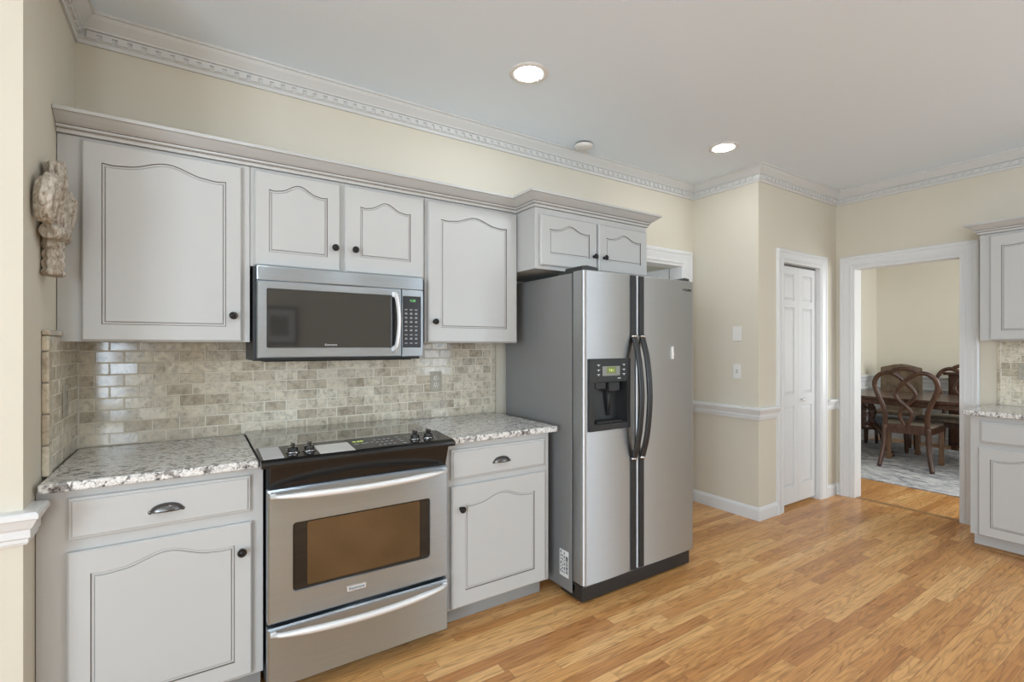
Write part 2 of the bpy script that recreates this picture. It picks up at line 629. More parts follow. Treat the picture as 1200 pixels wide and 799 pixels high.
def wall_with_windows(name, axis, pos0, pos1, a0, a1, wins):
    """solid wall slabs around rectangular openings (a along the wall)"""
    g = MB()

    def bx(u0, u1, z0, z1):
        if u1 - u0 < 1e-4 or z1 - z0 < 1e-4:
            return
        if axis == 'x':
            g.box(u0, u1, pos0, pos1, z0, z1)
        else:
            g.box(pos0, pos1, u0, u1, z0, z1)
    cur = a0
    for (w0, w1, z0, z1) in sorted(wins):
        bx(cur, w0, 0, CEIL)
        bx(w0, w1, 0, z0)
        bx(w0, w1, z1, CEIL)
        cur = w1
    bx(cur, a1, 0, CEIL)
    return struct(g.build(name, M['wall']))


wall_with_windows('wall_right', 'y', FAR_X, FAR_X + 0.12, REAR_Y, 0.55, [ADDED_EAST_WINDOW, (DD0, DD1, 0.0, DH)])
wall_with_windows('wall_rear', 'x', REAR_Y - 0.12, REAR_Y, WEST_X, FAR_X, REAR_WINDOWS)
wall_with_windows('wall_west', 'y', WEST_X - 0.12, WEST_X, REAR_Y, NOOK_Y + 0.12, ADDED_WEST_WINDOWS)
DB_X, DL_Y, DS_Y = 8.5, 0.43, -3.4
wall_with_windows('wall_dining_side', 'x', DS_Y - 0.12, DS_Y, FAR_X + 0.12, DB_X, [ADDED_DINING_WINDOW])
g = MB()
g.box(DB_X, DB_X + 0.12, DS_Y, DL_Y + 0.12, 0, CEIL)
struct(g.build('wall_dining_back', M['wall']))
g = MB()
g.box(FAR_X + 0.12, DB_X, DL_Y, DL_Y + 0.12, 0, CEIL)
struct(g.build('wall_dining_left', M['wall']))
g = MB()
g.box(2.2, SW_X + 0.12, 1.7, 1.82, 0, CEIL)
g.box(2.2, 2.32, 0.12, 1.7, 0, CEIL)
g.box(SW_X, SW_X + 0.12, 0.12, 1.7, 0, CEIL)
struct(g.build('wall_passage', M['wall']))


def window_unit(k, axis, pos, w):
    a0, a1, z0, z1 = w
    T = Matrix.Identity(4) if axis == 'x' else frame((0, 1, 0), (1, 0, 0))
    p = MB(T)
    for u0, u1, q0, q1 in ((a0, a0 + 0.05, z0, z1), (a1 - 0.05, a1, z0, z1), (a0 + 0.05, a1 - 0.05, z0, z0 + 0.05), (a0 + 0.05, a1 - 0.05, z1 - 0.05, z1),
                           (a0 + 0.05, a1 - 0.05, (z0 + z1) / 2 - 0.02, (z0 + z1) / 2 + 0.02)):
        p.box(u0, u1, pos - 0.07, pos - 0.03, q0, q1)
    o = struct(p.build('window_%d' % k, M['trim']))
    p = MB(T)
    p.box(a0 + 0.05, a1 - 0.05, pos - 0.053, pos - 0.047, z0 + 0.05, z1 - 0.05)
    p.build('pane', M['glass'], o)


k = 1  # all units stand out of view, most of them added for light
for w in REAR_WINDOWS:
    window_unit(k, 'x', REAR_Y, w)
    k += 1
for w in ADDED_WEST_WINDOWS:
    window_unit(k, 'y', WEST_X, w)
    k += 1
window_unit(k, 'x', DS_Y, ADDED_DINING_WINDOW)
window_unit(k + 1, 'y', FAR_X + 0.12, ADDED_EAST_WINDOW)

# ---- crown moulding with dentils
CB = 2.598
CROWN = [(0, CB), (0.010, CB), (0.012, CB + 0.014), (0.018, CB + 0.018), (0.018, CB + 0.052), (0.027, CB + 0.055), (0.030, CB + 0.062),
         (0.040, CB + 0.074), (0.054, CB + 0.090), (0.062, CB + 0.104), (0.070, CB + 0.106), (0.070, CEIL), (0, CEIL)]


def crown(name, path, mitre=(True, True)):
    g = MB()
    g.sweep([(x, y, 0) for x, y in path], CROWN, flip=-1)
    P = [Vector((x, y, 0)) for x, y in path]
    for a, b in zip(P, P[1:]):
        d = (b - a).normalized()
        s = -Vector((0, 0, 1)).cross(d)
        L = (b - a).length
        n = int((L - 0.06) / 0.05)
        for i in range(n):
            c = a + d * (0.03 + (i + 0.5) * (L - 0.06) / n)
            T = Matrix(((d.x, s.x, 0, c.x), (d.y, s.y, 0, c.y), (0, 0, 1, 0), (0, 0, 0, 1)))
            g.T = T
            g.box(-0.016, 0.016, 0.012, 0.026, CB + 0.020, CB + 0.050)
            g.box(0.016, 0.034, 0.012, 0.026, CB + 0.041, CB + 0.050)
        g.T = Matrix.Identity(4)
    return struct(g.build(name, M['crown']))


crown('trim_1', [(LEFT_X, NOOK_Y), (LEFT_X, 0), (SW_X, 0), (SW_X, PAN_Y), (FAR_X, PAN_Y), (FAR_X, -5.4)])
crown('trim_2', [(WEST_X, NOOK_Y), (LEFT_X, NOOK_Y)])

# ---- chair rails and baseboards
RAIL = [(0, 0.768), (0.010, 0.768), (0.014, 0.776), (0.014, 0.785), (0.019, 0.790), (0.019, 0.812), (0.024, 0.818), (0.030, 0.830), (0.036, 0.842),
        (0.040, 0.846), (0.040, 0.858), (0.034, 0.864), (0, 0.866)]
BASE = [(0, 0), (0.015, 0), (0.015, 0.078), (0.010, 0.092), (0.004, 0.100), (0, 0.100)]


def run(name, path, prof, mat, flip=-1):
    g = MB()
    g.sweep([(x, y, 0) for x, y in path], prof, flip=flip)
    return struct(g.build(name, mat))


CW = 0.085       # casing width
run('trim_3', [(WEST_X, NOOK_Y), (LEFT_X, NOOK_Y), (LEFT_X, -0.634)], RAIL, M['trim'])
run('trim_4', [(SW_X, 0), (SW_X, PAN_Y), (PD0 - CW, PAN_Y)], RAIL, M['trim'])
run('trim_5', [(PD1 + CW, PAN_Y), (FAR_X, PAN_Y), (FAR_X, DD1 + 0.098)], RAIL, M['trim'])
run('baseboard_switch', [(SW_X, 0), (SW_X, PAN_Y), (PD0 - CW, PAN_Y)], BASE, M['trim'])
run('baseboard_pantry', [(PD1 + CW, PAN_Y), (FAR_X, PAN_Y), (FAR_X, DD1 + 0.098)], BASE, M['trim'])
run('baseboard_nook', [(WEST_X, NOOK_Y), (LEFT_X, NOOK_Y), (LEFT_X, -0.634)], BASE, M['trim'])
# dining room wainscot: rail plus a lower panel moulding
DR = [(a, h + 0.055) for a, h in RAIL]
run('trim_6', [(FAR_X + 0.12, DL_Y), (DB_X, DL_Y), (DB_X, DS_Y)], DR, M['trim'])
g = MB()
g.sweep([(FAR_X + 0.12, DL_Y, 0), (DB_X, DL_Y, 0), (DB_X, DS_Y, 0)], [(0, 0.0), (0.006, 0.0), (0.006, 0.83), (0, 0.83)], flip=-1)
g.sweep([(FAR_X + 0.2, DL_Y - 0.006, 0), (DB_X - 0.006, DL_Y - 0.006, 0), (DB_X - 0.006, DS_Y, 0)], [(0, 0.715), (0.014, 0.72), (0.018, 0.735), (0.008, 0.75), (0, 0.75)], flip=-1)
struct(g.build('trim_7', M['trim']))
run('baseboard_dining', [(FAR_X + 0.2, DL_Y - 0.006), (DB_X - 0.006, DL_Y - 0.006), (DB_X - 0.006, DS_Y)], BASE, M['trim'])
run('baseboard_passage', [(2.32, 0.12), (2.32, 1.7), (SW_X, 1.7)], BASE, M['trim'])

# ---- door casings (fluted) and jambs
CAS = [(0, 0), (0, 0.010), (0.006, 0.014), (0.014, 0.014), (0.018, 0.011), (0.030, 0.013), (0.050, 0.017), (0.060, 0.017), (0.064, 0.021),
       (0.078, 0.023), (0.085, 0.020), (0.085, 0)]


def casing(name, T, a0, a1, h, depth, w=1.0, jamb=0.018):
    """local frame: x along wall, y outward, z up; jamb lines the opening back to -depth"""
    g = MB(T)
    prof = [(a * w, b) for a, b in CAS]
    g.sweep([(a0, 0, 0), (a0, 0, h), (a1, 0, h), (a1, 0, 0)], prof, normal=(0, 1, 0), flip=-1)
    g.box(a0 - 0.001, a0 + jamb, -depth, 0.008, 0, h)
    g.box(a1 - jamb, a1 + 0.001, -depth, 0.008, 0, h)
    g.box(a0 + jamb, a1 - jamb, -depth, 0.008, h - jamb, h + 0.001)
    return struct(g.build(name, M['trim']))


def flipcheck(T):
    return T


casing('trim_8', BACK, BD0, BD1, DH, 0.12, 1.3)
casing('trim_9', frame((1, 0, 0), (0, -1, 0), (0, PAN_Y, 0)), PD0, PD1, DH, 0.115)
casing('trim_10', RIGHT, -DD1, -DD0, DH, 0.12, 1.12)
# oak threshold strip in the dining doorway
g = MB()
g.box(FAR_X + 0.005, FAR_X + 0.062, DD0 + 0.019, DD1 - 0.019, 0.0, 0.003)
struct(g.build('floor_threshold', M['shoe']))


def panel_leaf(g, x0, x1, y0, y1, z0, z1, panels, stile, mi=0):
    """panelled door leaf in a local frame; y1 is the outer face. panels = [(za, zb)] bottom-up"""
    g.box(x0, x0 + stile, y0, y1, z0, z1, mi)
    g.box(x1 - stile, x1, y0, y1, z0, z1, mi)
    cur = z0
    for za, zb in panels:
        g.box(x0 + stile, x1 - stile, y0, y1, cur, za, mi)
        cur = zb
        px0, px1 = x0 + stile, x1 - stile
        g.box(px0, px1, y0 + 0.002, y1 - 0.012, za, zb, mi)
        r0 = [(px0 + 0.006, y1 - 0.012, za + 0.006), (px1 - 0.006, y1 - 0.012, za + 0.006), (px1 - 0.006, y1 - 0.012, zb - 0.006), (px0 + 0.006, y1 - 0.012, zb - 0.006)]
        k = 0.026
        r1 = [(px0 + k, y1 - 0.003, za + k), (px1 - k, y1 - 0.003, za + k), (px1 - k, y1 - 0.003, zb - k), (px0 + k, y1 - 0.003, zb - k)]
        g.loops([r0, r1], mis=[mi, mi])
    g.box(x0 + stile, x1 - stile, y0, y1, cur, z1, mi)


# pantry bifold door: two leaves
PF = frame((1, 0, 0), (0, -1, 0), (0, PAN_Y, 0))
pd = tag(bpy.data.objects.new('door_1', None), kind='structure')
COL.objects.link(pd)
pd.location = ((PD0 + PD1) / 2, PAN_Y + 0.04, 0)
xm = (PD0 + PD1) / 2
for a, b in ((PD0 + 0.021, xm - 0.0015), (xm + 0.0015, PD1 - 0.021)):
    g = MB(PF)
    panel_leaf(g, a, b, -0.062, -0.030, 0.03, DH - 0.035, [(0.17, 0.835), (0.935, 1.655), (1.715, 1.93)], 0.062)
    leaf = g.build('leaf', M['trim'], pd, bevel=0.0015)
g = MB(PF)
g.lathe([(0.006, -0.03), (0.006, -0.018), (0.013, -0.012), (0.015, -0.004), (0.010, 0.001), (0.0, 0.002)], (xm + 0.045, 0, 0.885), 'y', 16)
g.build('door_knob', M['chrome'], pd)
g = MB(PF)
g.box(PD0 + 0.018, PD1 - 0.018, -0.06, -0.035, DH - 0.033, DH - 0.018)
g.build('track', M['pewter'], pd)
# passage door standing open behind the refrigerator
d2 = tag(bpy.data.objects.new('door_2', None), kind='structure')
COL.objects.link(d2)
d2.location = (BD1 - 0.02, 0.13, 0)
g = MB(frame((0, 1, 0), (-1, 0, 0), (BD1 - 0.02, 0.13, 0)))
panel_leaf(g, 0.0, 0.40, -0.035, 0.0, 0.012, DH - 0.02, [(0.24, 0.82), (1.0, 1.58), (1.70, 1.90)], 0.10)
panel_leaf(g, 0.40, 0.80, -0.035, 0.0, 0.012, DH - 0.02, [(0.24, 0.82), (1.0, 1.58), (1.70, 1.90)], 0.10)
g.build('leaf', M['trim'], d2, bevel=0.0015)

# ================================================================ kitchen cabinets


def offset_poly(P, d):
    """inward offset of a closed counter-clockwise polygon"""
    n = len(P)
    out = []
    for i in range(n):
        a, b, c = Vector(P[i - 1]), Vector(P[i]), Vector(P[(i + 1) % n])
        e0, e1 = (b - a).normalized(), (c - b).normalized()
        n0, n1 = Vector((-e0.y, e0.x)), Vector((-e1.y, e1.x))
        mm = n0 + n1
        mm = mm / max(0.3, mm.dot(n0))
        q = b + mm * d
        out.append((q.x, q.y))
    return out


def cathedral(x0, x1, z0, zt, h, n=36):
    """panel outline: straight bottom and sides, arched top whose shoulders sit at zt"""
    P = [(x0, z0), (x1, z0)]
    for i in range(n + 1):
        t = 1 - i / n
        u = abs(t - 0.5)
        z = zt
        if h:
            if u < 0.33:
                z = zt + h * (0.5 + 0.5 * math.cos(PI * u / 0.33))
            else:
                z = zt - 0.10 * h * math.sin(PI * (u - 0.33) / 0.17) * 1.0
        P.append((x0 + (x1 - x0) * t, z))
    return P


def rect_like(P, x0, x1, z0, z1):
    """rectangle with one point per outline point (bottom two, then along the top right to left)"""
    n = len(P) - 3
    return [(x0, z0), (x1, z0)] + [(x1 + (x0 - x1) * i / n, z1) for i in range(n + 1)]


def cabinet_door(T, x0, x1, z0, z1, yb, yf, parent, m=0.057, arch=0.034, mt=None, knob=None, mb=None):
    mt = m + 0.018 if mt is None else mt
    mb = m + 0.004 if mb is None else mb
    P0 = cathedral(x0 + m, x1 - m, z0 + mb, z1 - mt, arch)
    P1 = offset_poly(P0, 0.0022)
    P2 = offset_poly(P0, 0.0090)
    P3 = offset_poly(P0, 0.0105)
    P4 = offset_poly(P0, 0.0125)
    R = lambda d: rect_like(P0, x0 + d, x1 - d, z0 + d, z1 - d)
    ring = lambda Q, y: [(p[0], y, p[1]) for p in Q]
    g = MB(T)
    g.loops([ring(R(0), yb), ring(R(0), yf - 0.006), ring(R(0.006), yf), ring(P0, yf), ring(P1, yf - 0.005), ring(P2, yf - 0.0045), ring(P3, yf - 0.0035), ring(P4, yf - 0.0005)],
            mis=[0, 0, 0, 1, 0, 1, 0, 0])
    o = g.build('door', [M['cab'], M['glaze']], parent)
    if knob:
        kx, kz = knob
        g = MB(T)
        g.lathe([(0.0095, yf - 0.0005), (0.0095, yf + 0.003), (0.0055, yf + 0.006), (0.0055, yf + 0.013), (0.011, yf + 0.0165), (0.0155, yf + 0.021), (0.0155, yf + 0.025),
                 (0.0120, yf + 0.0285), (0.0115, yf + 0.0275), (0.006, yf + 0.0285), (0.005, yf + 0.0305), (0.0008, yf + 0.031)], (kx, 0, kz), 'y', 20)
        g.build('knob', M['bronze'], o)
    return o


def drawer_front(T, x0, x1, z0, z1, yb, yf, parent, pull=True):
    rc = lambda d, y: [(x0 + d, y, z0 + d), (x1 - d, y, z0 + d), (x1 - d, y, z1 - d), (x0 + d, y, z1 - d)]
    g = MB(T)
    g.loops([rc(0, yb), rc(0, yf - 0.009), rc(0.003, yf - 0.0065), rc(0.0085, yf - 0.006), rc(0.0095, yf - 0.002), rc(0.012, yf)], mis=[0, 0, 0, 0, 0])
    o = g.build('drawer', [M['cab']], parent)
    if pull:
        cx, cz = (x0 + x1) / 2, (z0 + z1) / 2 - 0.004
        g = MB(T)
        # bin pull: quarter-ellipsoid shell open below, with end flanges
        rings = []
        W_, H_, D_ = 0.047, 0.027, 0.024
        for i in range(21):
            a = 0.04 + (PI - 0.08) * i / 20
            ring = []
            for k in range(11):
                t = PI / 2 * k / 10
                ring.append((cx - W_ * math.cos(a), yf + 0.0005 + D_ * math.sin(a) * math.cos(t), cz - 0.010 + H_ * math.sin(a) ** 0.9 * math.sin(t)))
            rings.append(ring)
        g.loops(rings, closed=False, cap=(False, False), smooth=True)
        for s in (-1, 1):
            g.lathe([(0.0001, yf - 0.0005), (0.0065, yf - 0.0005), (0.006, yf + 0.0025), (0.0001, yf + 0.003)], (cx + s * (W_ - 0.001), 0, cz - 0.0095), 'y', 14)
        p = g.build('cup_pull', M['pewter'], o)
        md = p.modifiers.new('solid', 'SOLIDIFY')
        md.thickness = 0.0016
    return o


# ---- wall cabinets on the back wall. local frame BACK: y = distance out from the wall
DY0, DY1, FY = 0.331, 0.350, 0.330
UB, UT, DT = 1.355, 2.103, 2.090


def carcass(T, x0, x1, d, z0, z1, parent, toe=None, inner=None, shadow_gap=True):
    g = MB(T)
    g.box(x0, x1, 0.002, d, z0, z1)
    if toe:
        g.box(x0 + 0.001, x1 - 0.001, 0.002, d - 0.075, 0.0, z0, 1)
    return g.build('carcass', [M['cab'], M['toe']], parent, bevel=0.0012)


c1 = thing('upper_cabinet', 'tall single-door pale grey wall cabinet in the left corner, above the left countertop', 'cabinet', (-0.11, 0, UB), 'pale grey wall cabinets')
carcass(BACK, LEFT_X + 0.002, 0.198, FY, UB, UT, c1)
cabinet_door(BACK, -0.344, 0.167, UB + 0.003, DT, DY0, DY1, c1, knob=(0.135, 1.464))
c2 = thing('upper_cabinet', 'short pale grey wall cabinet with two arched doors directly above the microwave', 'cabinet', (0.59, 0, 1.68), 'pale grey wall cabinets')
carcass(BACK, 0.200, 0.992, FY, 1.680, UT, c2)
cabinet_door(BACK, 0.213, 0.568, 1.684, DT, DY0, DY1, c2, knob=(0.542, 1.789))
cabinet_door(BACK, 0.588, 0.983, 1.684, DT, DY0, DY1, c2, knob=(0.633, 1.789), m=0.072)
c3 = thing('upper_cabinet', 'tall single-door pale grey wall cabinet between the microwave and the refrigerator', 'cabinet', (1.28, 0, UB), 'pale grey wall cabinets')
carcass(BACK, 0.994, 1.562, FY, UB, UT, c3)
cabinet_door(BACK, 1.006, 1.555, UB + 0.003, DT, DY0, DY1, c3, knob=(1.040, 1.464), m=0.072)
c4_ = thing('upper_cabinet', 'deep pale grey two-door cabinet mounted over the refrigerator', 'cabinet', (2.0, 0, 1.765), 'pale grey wall cabinets')
carcass(BACK, 1.564, 2.450, 0.510, 1.765, UT, c4_)
cabinet_door(BACK, 1.592, 2.006, 1.785, 2.066, 0.511, 0.530, c4_, knob=(1.979, 1.866), m=0.060, arch=0.030, mt=0.076)
cabinet_door(BACK, 2.022, 2.440, 1.785, 2.066, 0.511, 0.530, c4_, knob=(2.061, 1.866), m=0.060, arch=0.030, mt=0.076)

CC = 2.104
CABCROWN = [(0, CC), (0.012, CC), (0.012, CC + 0.010), (0.015, CC + 0.013), (0.015, CC + 0.0155), (0.022, CC + 0.018), (0.022, CC + 0.026), (0.024, CC + 0.0285),
            (0.034, CC + 0.034), (0.050, CC + 0.046), (0.064, CC + 0.058), (0.072, CC + 0.060), (0.072, CC + 0.072), (0, CC + 0.072)]
CCM = [0, 0, 0, 1, 0, 0, 1, 0, 0, 0, 0, 0, 0, 0]
g = MB()
g.sweep([(LEFT_X + 0.002, -FY, 0), (1.564, -FY, 0), (1.564, -0.510, 0), (2.450, -0.510, 0), (2.450, -0.001, 0)], CABCROWN, flip=-1, mis=CCM)
# flat dust cover so the top does not read as hollow
g.box(LEFT_X + 0.004, 1.562, -FY + 0.002, -0.002, UT + 0.002, UT + 0.012)
g.box(1.566, 2.448, -0.508, -0.002, UT + 0.002, UT + 0.012)
tag(g.build('cabinet_crown_moulding', [M['cab'], M['glaze']]), 'long stepped crown moulding along the tops of the back-wall cabinets', 'moulding')

# ---- base cabinets on the back wall
BD_Y0, BD_Y1, BF = 0.611, 0.630, 0.610
CT0, CT1 = 0.884, 0.914
b1 = thing('base_cabinet', 'wide pale grey base cabinet left of the stove, with a drawer over one arched door', 'cabinet', (-0.09, 0, 0), 'pale grey base cabinets')
carcass(BACK, LEFT_X + 0.002, 0.219, BF, 0.105, CT0 - 0.001, b1, toe=True)
drawer_front(BACK, -0.335, 0.176, 0.722, 0.856, BD_Y0, BD_Y1, b1)
cabinet_door(BACK, -0.337, 0.181, 0.118, 0.684, BD_Y0, BD_Y1, b1, knob=(0.146, 0.583))
b2 = thing('base_cabinet', 'pale grey base cabinet between the stove and the refrigerator, with drawer and arched door', 'cabinet', (1.28, 0, 0), 'pale grey base cabinets')
carcass(BACK, 0.964, 1.580, BF, 0.098, CT0 - 0.001, b2, toe=True)
drawer_front(BACK, 1.002, 1.548, 0.712, 0.852, BD_Y0, BD_Y1, b2)
cabinet_door(BACK, 1.002, 1.548, 0.108, 0.680, BD_Y0, BD_Y1, b2, knob=(1.050, 0.574), m=0.072)


def countertop(x0, x1, y0, y1, label, ends, loc_T=None):
    g = MB(loc_T)
    g.box(x0, x1, y0, y1, CT0, CT1)
    return tag(g.build('countertop', M['granite'], bevel=0.006, seg=3), label, 'countertop', 'speckled grey granite countertops')


countertop(LEFT_X + 0.012, 0.2015, -0.648, -0.012, 'speckled grey granite countertop in the left corner, left of the stove', 'r')
countertop(0.9805, 1.616, -0.648, -0.012, 'speckled grey granite countertop between the stove and the refrigerator', 'r')

# ---- stone tile backsplash: every tile a tilted, rounded block in a grout bed
def tile_field(g, x0, x1, z0, z1, pw=0.0985, ph=0.0492, y=0.0):
    gap = 0.0028
    nr = int(round((z1 - z0) / ph))
    ph = (z1 - z0) / nr
    for r in range(nr):
        za, zb = z0 + r * ph + gap / 2, z0 + (r + 1) * ph - gap / 2
        x = x0 - (0.5 * pw if r % 2 else 0.0)
        while x < x1 - 0.004:
            a, b = max(x + gap / 2, x0), min(x + pw - gap / 2, x1)
            x += pw
            if b - a < 0.008:
                continue
            t = [random.uniform(-0.0007, 0.0007) for _ in range(3)]
            e = 0.0022
            f = 0.0098 + y
            back = [(a, 0.004 + y, za), (b, 0.004 + y, za), (b, 0.004 + y, zb), (a, 0.004 + y, zb)]
            mid = [(a, f - e + t[0], za), (b, f - e + t[1], za), (b, f - e + t[1] + t[2], zb), (a, f - e + t[0] + t[2], zb)]
            front = [(a + e, f + t[0], za + e), (b - e, f + t[1], za + e), (b - e, f + t[1] + t[2], zb - e), (a + e, f + t[0] + t[2], zb - e)]
            g.loops([back, mid, front], mis=[0, 0, 0])


g = MB(BACK)
g.box(LEFT_X + 0.001, 1.612, 0.0005, 0.0084, CT1 + 0.0008, UB + 0.03, 1)
tile_field(g, LEFT_X + 0.013, 1.580, CT1 + 0.001, UB + 0.012)
z = CT1 + 0.001
while z < UB - 0.01:
    g.box(1.583, 1.612, 0.004, 0.0115, z, min(z + 0.148, UB + 0.02), 0, bevel=0.002)
    z += 0.151
struct(tag(g.build('wall_backsplash', [M['tile'], M['grout']])))
g = MB(LEFT)
LT = 1.372
g.box(-0.520, -0.012, 0.0005, 0.0084, CT1 + 0.0008, LT, 1)
tile_field(g, -0.486, -0.012, CT1 + 0.001, LT)
z = CT1 + 0.001
while z < LT - 0.01:
    g.box(-0.537, -0.489, 0.0005, 0.019, z, min(z + 0.099, LT + 0.0), 0, bevel=0.005)
    z += 0.102
y = -0.537
while y < -0.02:
    g.box(y, min(y + 0.149, -0.012), 0.0005, 0.021, LT + 0.002, LT + 0.020, 0, bevel=0.005)
    y += 0.151
struct(g.build('wall_backsplash_left', [M['tile'], M['grout']]))

# ================================================================ slide-in range
rg = thing('range', 'stainless slide-in electric range with black glass cooktop between the base cabinets', 'stove', (0.592, -0.33, 0))
RX0, RX1, RC = 0.226, 0.958, 0.592
g = MB()
g.box(RX0 + 0.002, RX1 - 0.002, -0.640, -0.020, 0.050, 0.908)
g.box(RX0 + 0.03, RX1 - 0.03, -0.58, -0.06, 0.0, 0.050)
g.build('body', M['black'], rg)
g = MB()
g.box(0.2025, 0.9795, -0.500, -0.016, 0.9145, 0.928)
g.build('cooktop', M['cooktop'], rg, bevel=0.003)
# sloping control panel with rolled lip
g = MB()
g.prism([(-0.500, 0.9145), (-0.500, 0.930), (-0.508, 0.932), (-0.690, 0.920), (-0.712, 0.913), (-0.716, 0.902), (-0.712, 0.892), (-0.640, 0.895), (-0.640, 0.9145)], 'x', 0.2025, 0.9795)
cp = g.build('control_panel', M['fascia'], rg, bevel=0.002)


def cpz(y):
    return 0.932 + (y + 0.508) / (-0.182) * (-0.012)


def panel_pad(g, x0, x1, y0, y1, t, mi=0):
    """thin plate lying on the sloping panel"""
    r = lambda dz: [(x0, y0, cpz(y0) + dz), (x1, y0, cpz(y0) + dz), (x1, y1, cpz(y1) + dz), (x0, y1, cpz(y1) + dz)]
    g.loops([r(0.0003), r(t)], mis=[mi, mi])


g = MB()
panel_pad(g, 0.212, 0.283, -0.688, -0.515, 0.0012)
g.build('end_pad', M['pad'], rg)
tag(rg.children[-1], 'matt grey left end of the control panel')
g = MB()
panel_pad(g, 0.410, 0.545, -0.690, -0.560, 0.0014)
g.build('element_pad', M['pad_white'], rg)
g = MB()
panel_pad(g, 0.548, 0.790, -0.690, -0.512, 0.0010)
g.build('display_panel', M['panel_black'], rg)
def range_key(x0, x1, y0, y1, t):
    g = MB()
    panel_pad(g, x0, x1, y0, y1, t)
    g.build('key', M['mark_grey'], rg)


g = MB()
for i in range(4):
    for j in range(3):
        x = 0.652 + i * 0.021
        y_ = -0.66 + j * 0.042
        range_key(x, x + 0.011, y_, y_ + 0.010, 0.0016)
for j in range(4):
    range_key(0.752, 0.768, -0.672 + j * 0.036, -0.665 + j * 0.036, 0.0016)
for x in (0.562, 0.590):
    range_key(x, x + 0.020, -0.612, -0.606, 0.0016)
for x in (0.612, 0.632):
    range_key(x, x + 0.012, -0.606, -0.600, 0.0016)
for x in (0.300, 0.318, 0.372, 0.800, 0.838, 0.858, 0.905):
    for j in range(4):
        g = MB()
        panel_pad(g, x + 0.004 * (j % 2), x + 0.007 + 0.004 * (j % 2), -0.668 + j * 0.030, -0.662 + j * 0.030, 0.0008, 0)
        g.build('printed_mark', M['mark_grey'], rg)
text('clock_digits', '4:38', 0.036, (0.585, -0.572, cpz(-0.572) + 0.0022), (1, 0, 0), (0, 1, -0.05), M['lime'], rg, 0.0003, squash=0.75)
for kx in (0.322, 0.382, 0.826, 0.890):
    ky = -0.618
    kz = cpz(ky)
    g = MB()
    g.lathe([(0.026, kz), (0.026, kz + 0.003), (0.021, kz + 0.004), (0.0195, kz + 0.017), (0.0175, kz + 0.020), (0.001, kz + 0.0205)], (kx, ky, 0), 'z', 24, mis=[1, 0, 0, 0, 0, 0])
    g.box(kx - 0.0055, kx + 0.0055, ky - 0.019, ky + 0.019, kz + 0.019, kz + 0.038, 0, bevel=0.003)
    g.box(kx - 0.0012, kx + 0.0012, ky - 0.018, ky - 0.004, kz + 0.0375, kz + 0.0388, 1)
    g.build('knob', [M['black_gloss'], M['chrome']], rg)
# black fascia, leaning back below the lip
g = MB()
g.prism([(-0.640, 0.895), (-0.700, 0.894), (-0.668, 0.800), (-0.640, 0.800)], 'x', RX0 + 0.008, RX1 - 0.006)
g.build('fascia', M['fascia'], rg)
# oven door
YD0, YD1 = -0.642, -0.682


def rrect(x0, x1, z0, z1, r, y, n=5):
    out = []
    for cx, cz, a0 in ((x1 - r, z0 + r, -PI / 2), (x1 - r, z1 - r, 0), (x0 + r, z1 - r, PI / 2), (x0 + r, z0 + r, PI)):
        for i in range(n + 1):
            a = a0 + PI / 2 * i / n
            out.append((cx + r * math.cos(a), y, cz + r * math.sin(a)))
    return out


def framed_slab(g, x0, x1, z0, z1, yb, yf, wx0, wx1, wz0, wz1, wr, rec, edge=0.006, bow=0.0):
    """slab with a rounded window recess (recess floor left for a pane)"""
    n = 5
    W0 = rrect(wx0, wx1, wz0, wz1, wr, yf, n)
    if bow:
        W0 = [(x, y, z + (bow * (1 - ((x - (wx0 + wx1) / 2) / ((wx1 - wx0) / 2)) ** 2) * (1 if z > (wz0 + wz1) / 2 else -1))) for x, y, z in W0]
    cx, cz = (wx0 + wx1) / 2, (wz0 + wz1) / 2

    def O(d, y):
        out = []
        for k, (sx, sz) in enumerate(((x1 - d, z0 + d), (x1 - d, z1 - d), (x0 + d, z1 - d), (x0 + d, z0 + d))):
            out += [(sx, y, sz)] * 0 + [(sx, y, sz)] * 0
            for i in range(n + 1):
                out.append((sx + (0.00001 * (i - n / 2) * (1, -1, -1, 1)[k] * 0), y, sz))
        return out
    # outer ring points per corner are spread a little so faces stay valid
    def ring(d, y):
        pts = []
        e = 0.02
        cs = [((x1 - d, z0 + d), (-1, 0), (0, 1)), ((x1 - d, z1 - d), (0, -1), (-1, 0)), ((x0 + d, z1 - d), (1, 0), (0, -1)), ((x0 + d, z0 + d), (0, 1), (1, 0))]
        for (px_, pz_), u, w in cs:
            for i in range(n + 1):
                t = i / n
                if t <= 0.5:
                    s = e * (1 - 2 * t)
                    pts.append((px_ + u[0] * s, y, pz_ + u[1] * s))
                else:
                    s = e * (2 * t - 1)
                    pts.append((px_ + w[0] * s, y, pz_ + w[1] * s))
        return pts
    # corner mid index: make the exact corner one of the points
    W1 = [(x * 0.994 + cx * 0.006, yf + rec, z * 0.99 + cz * 0.01) for x, y, z in W0]
    sgn = 1 if rec > 0 else -1
    g.loops([ring(0, yb), ring(0, yf + edge), ring(edge, yf), W0, W1], cap=(True, False))
    return W1


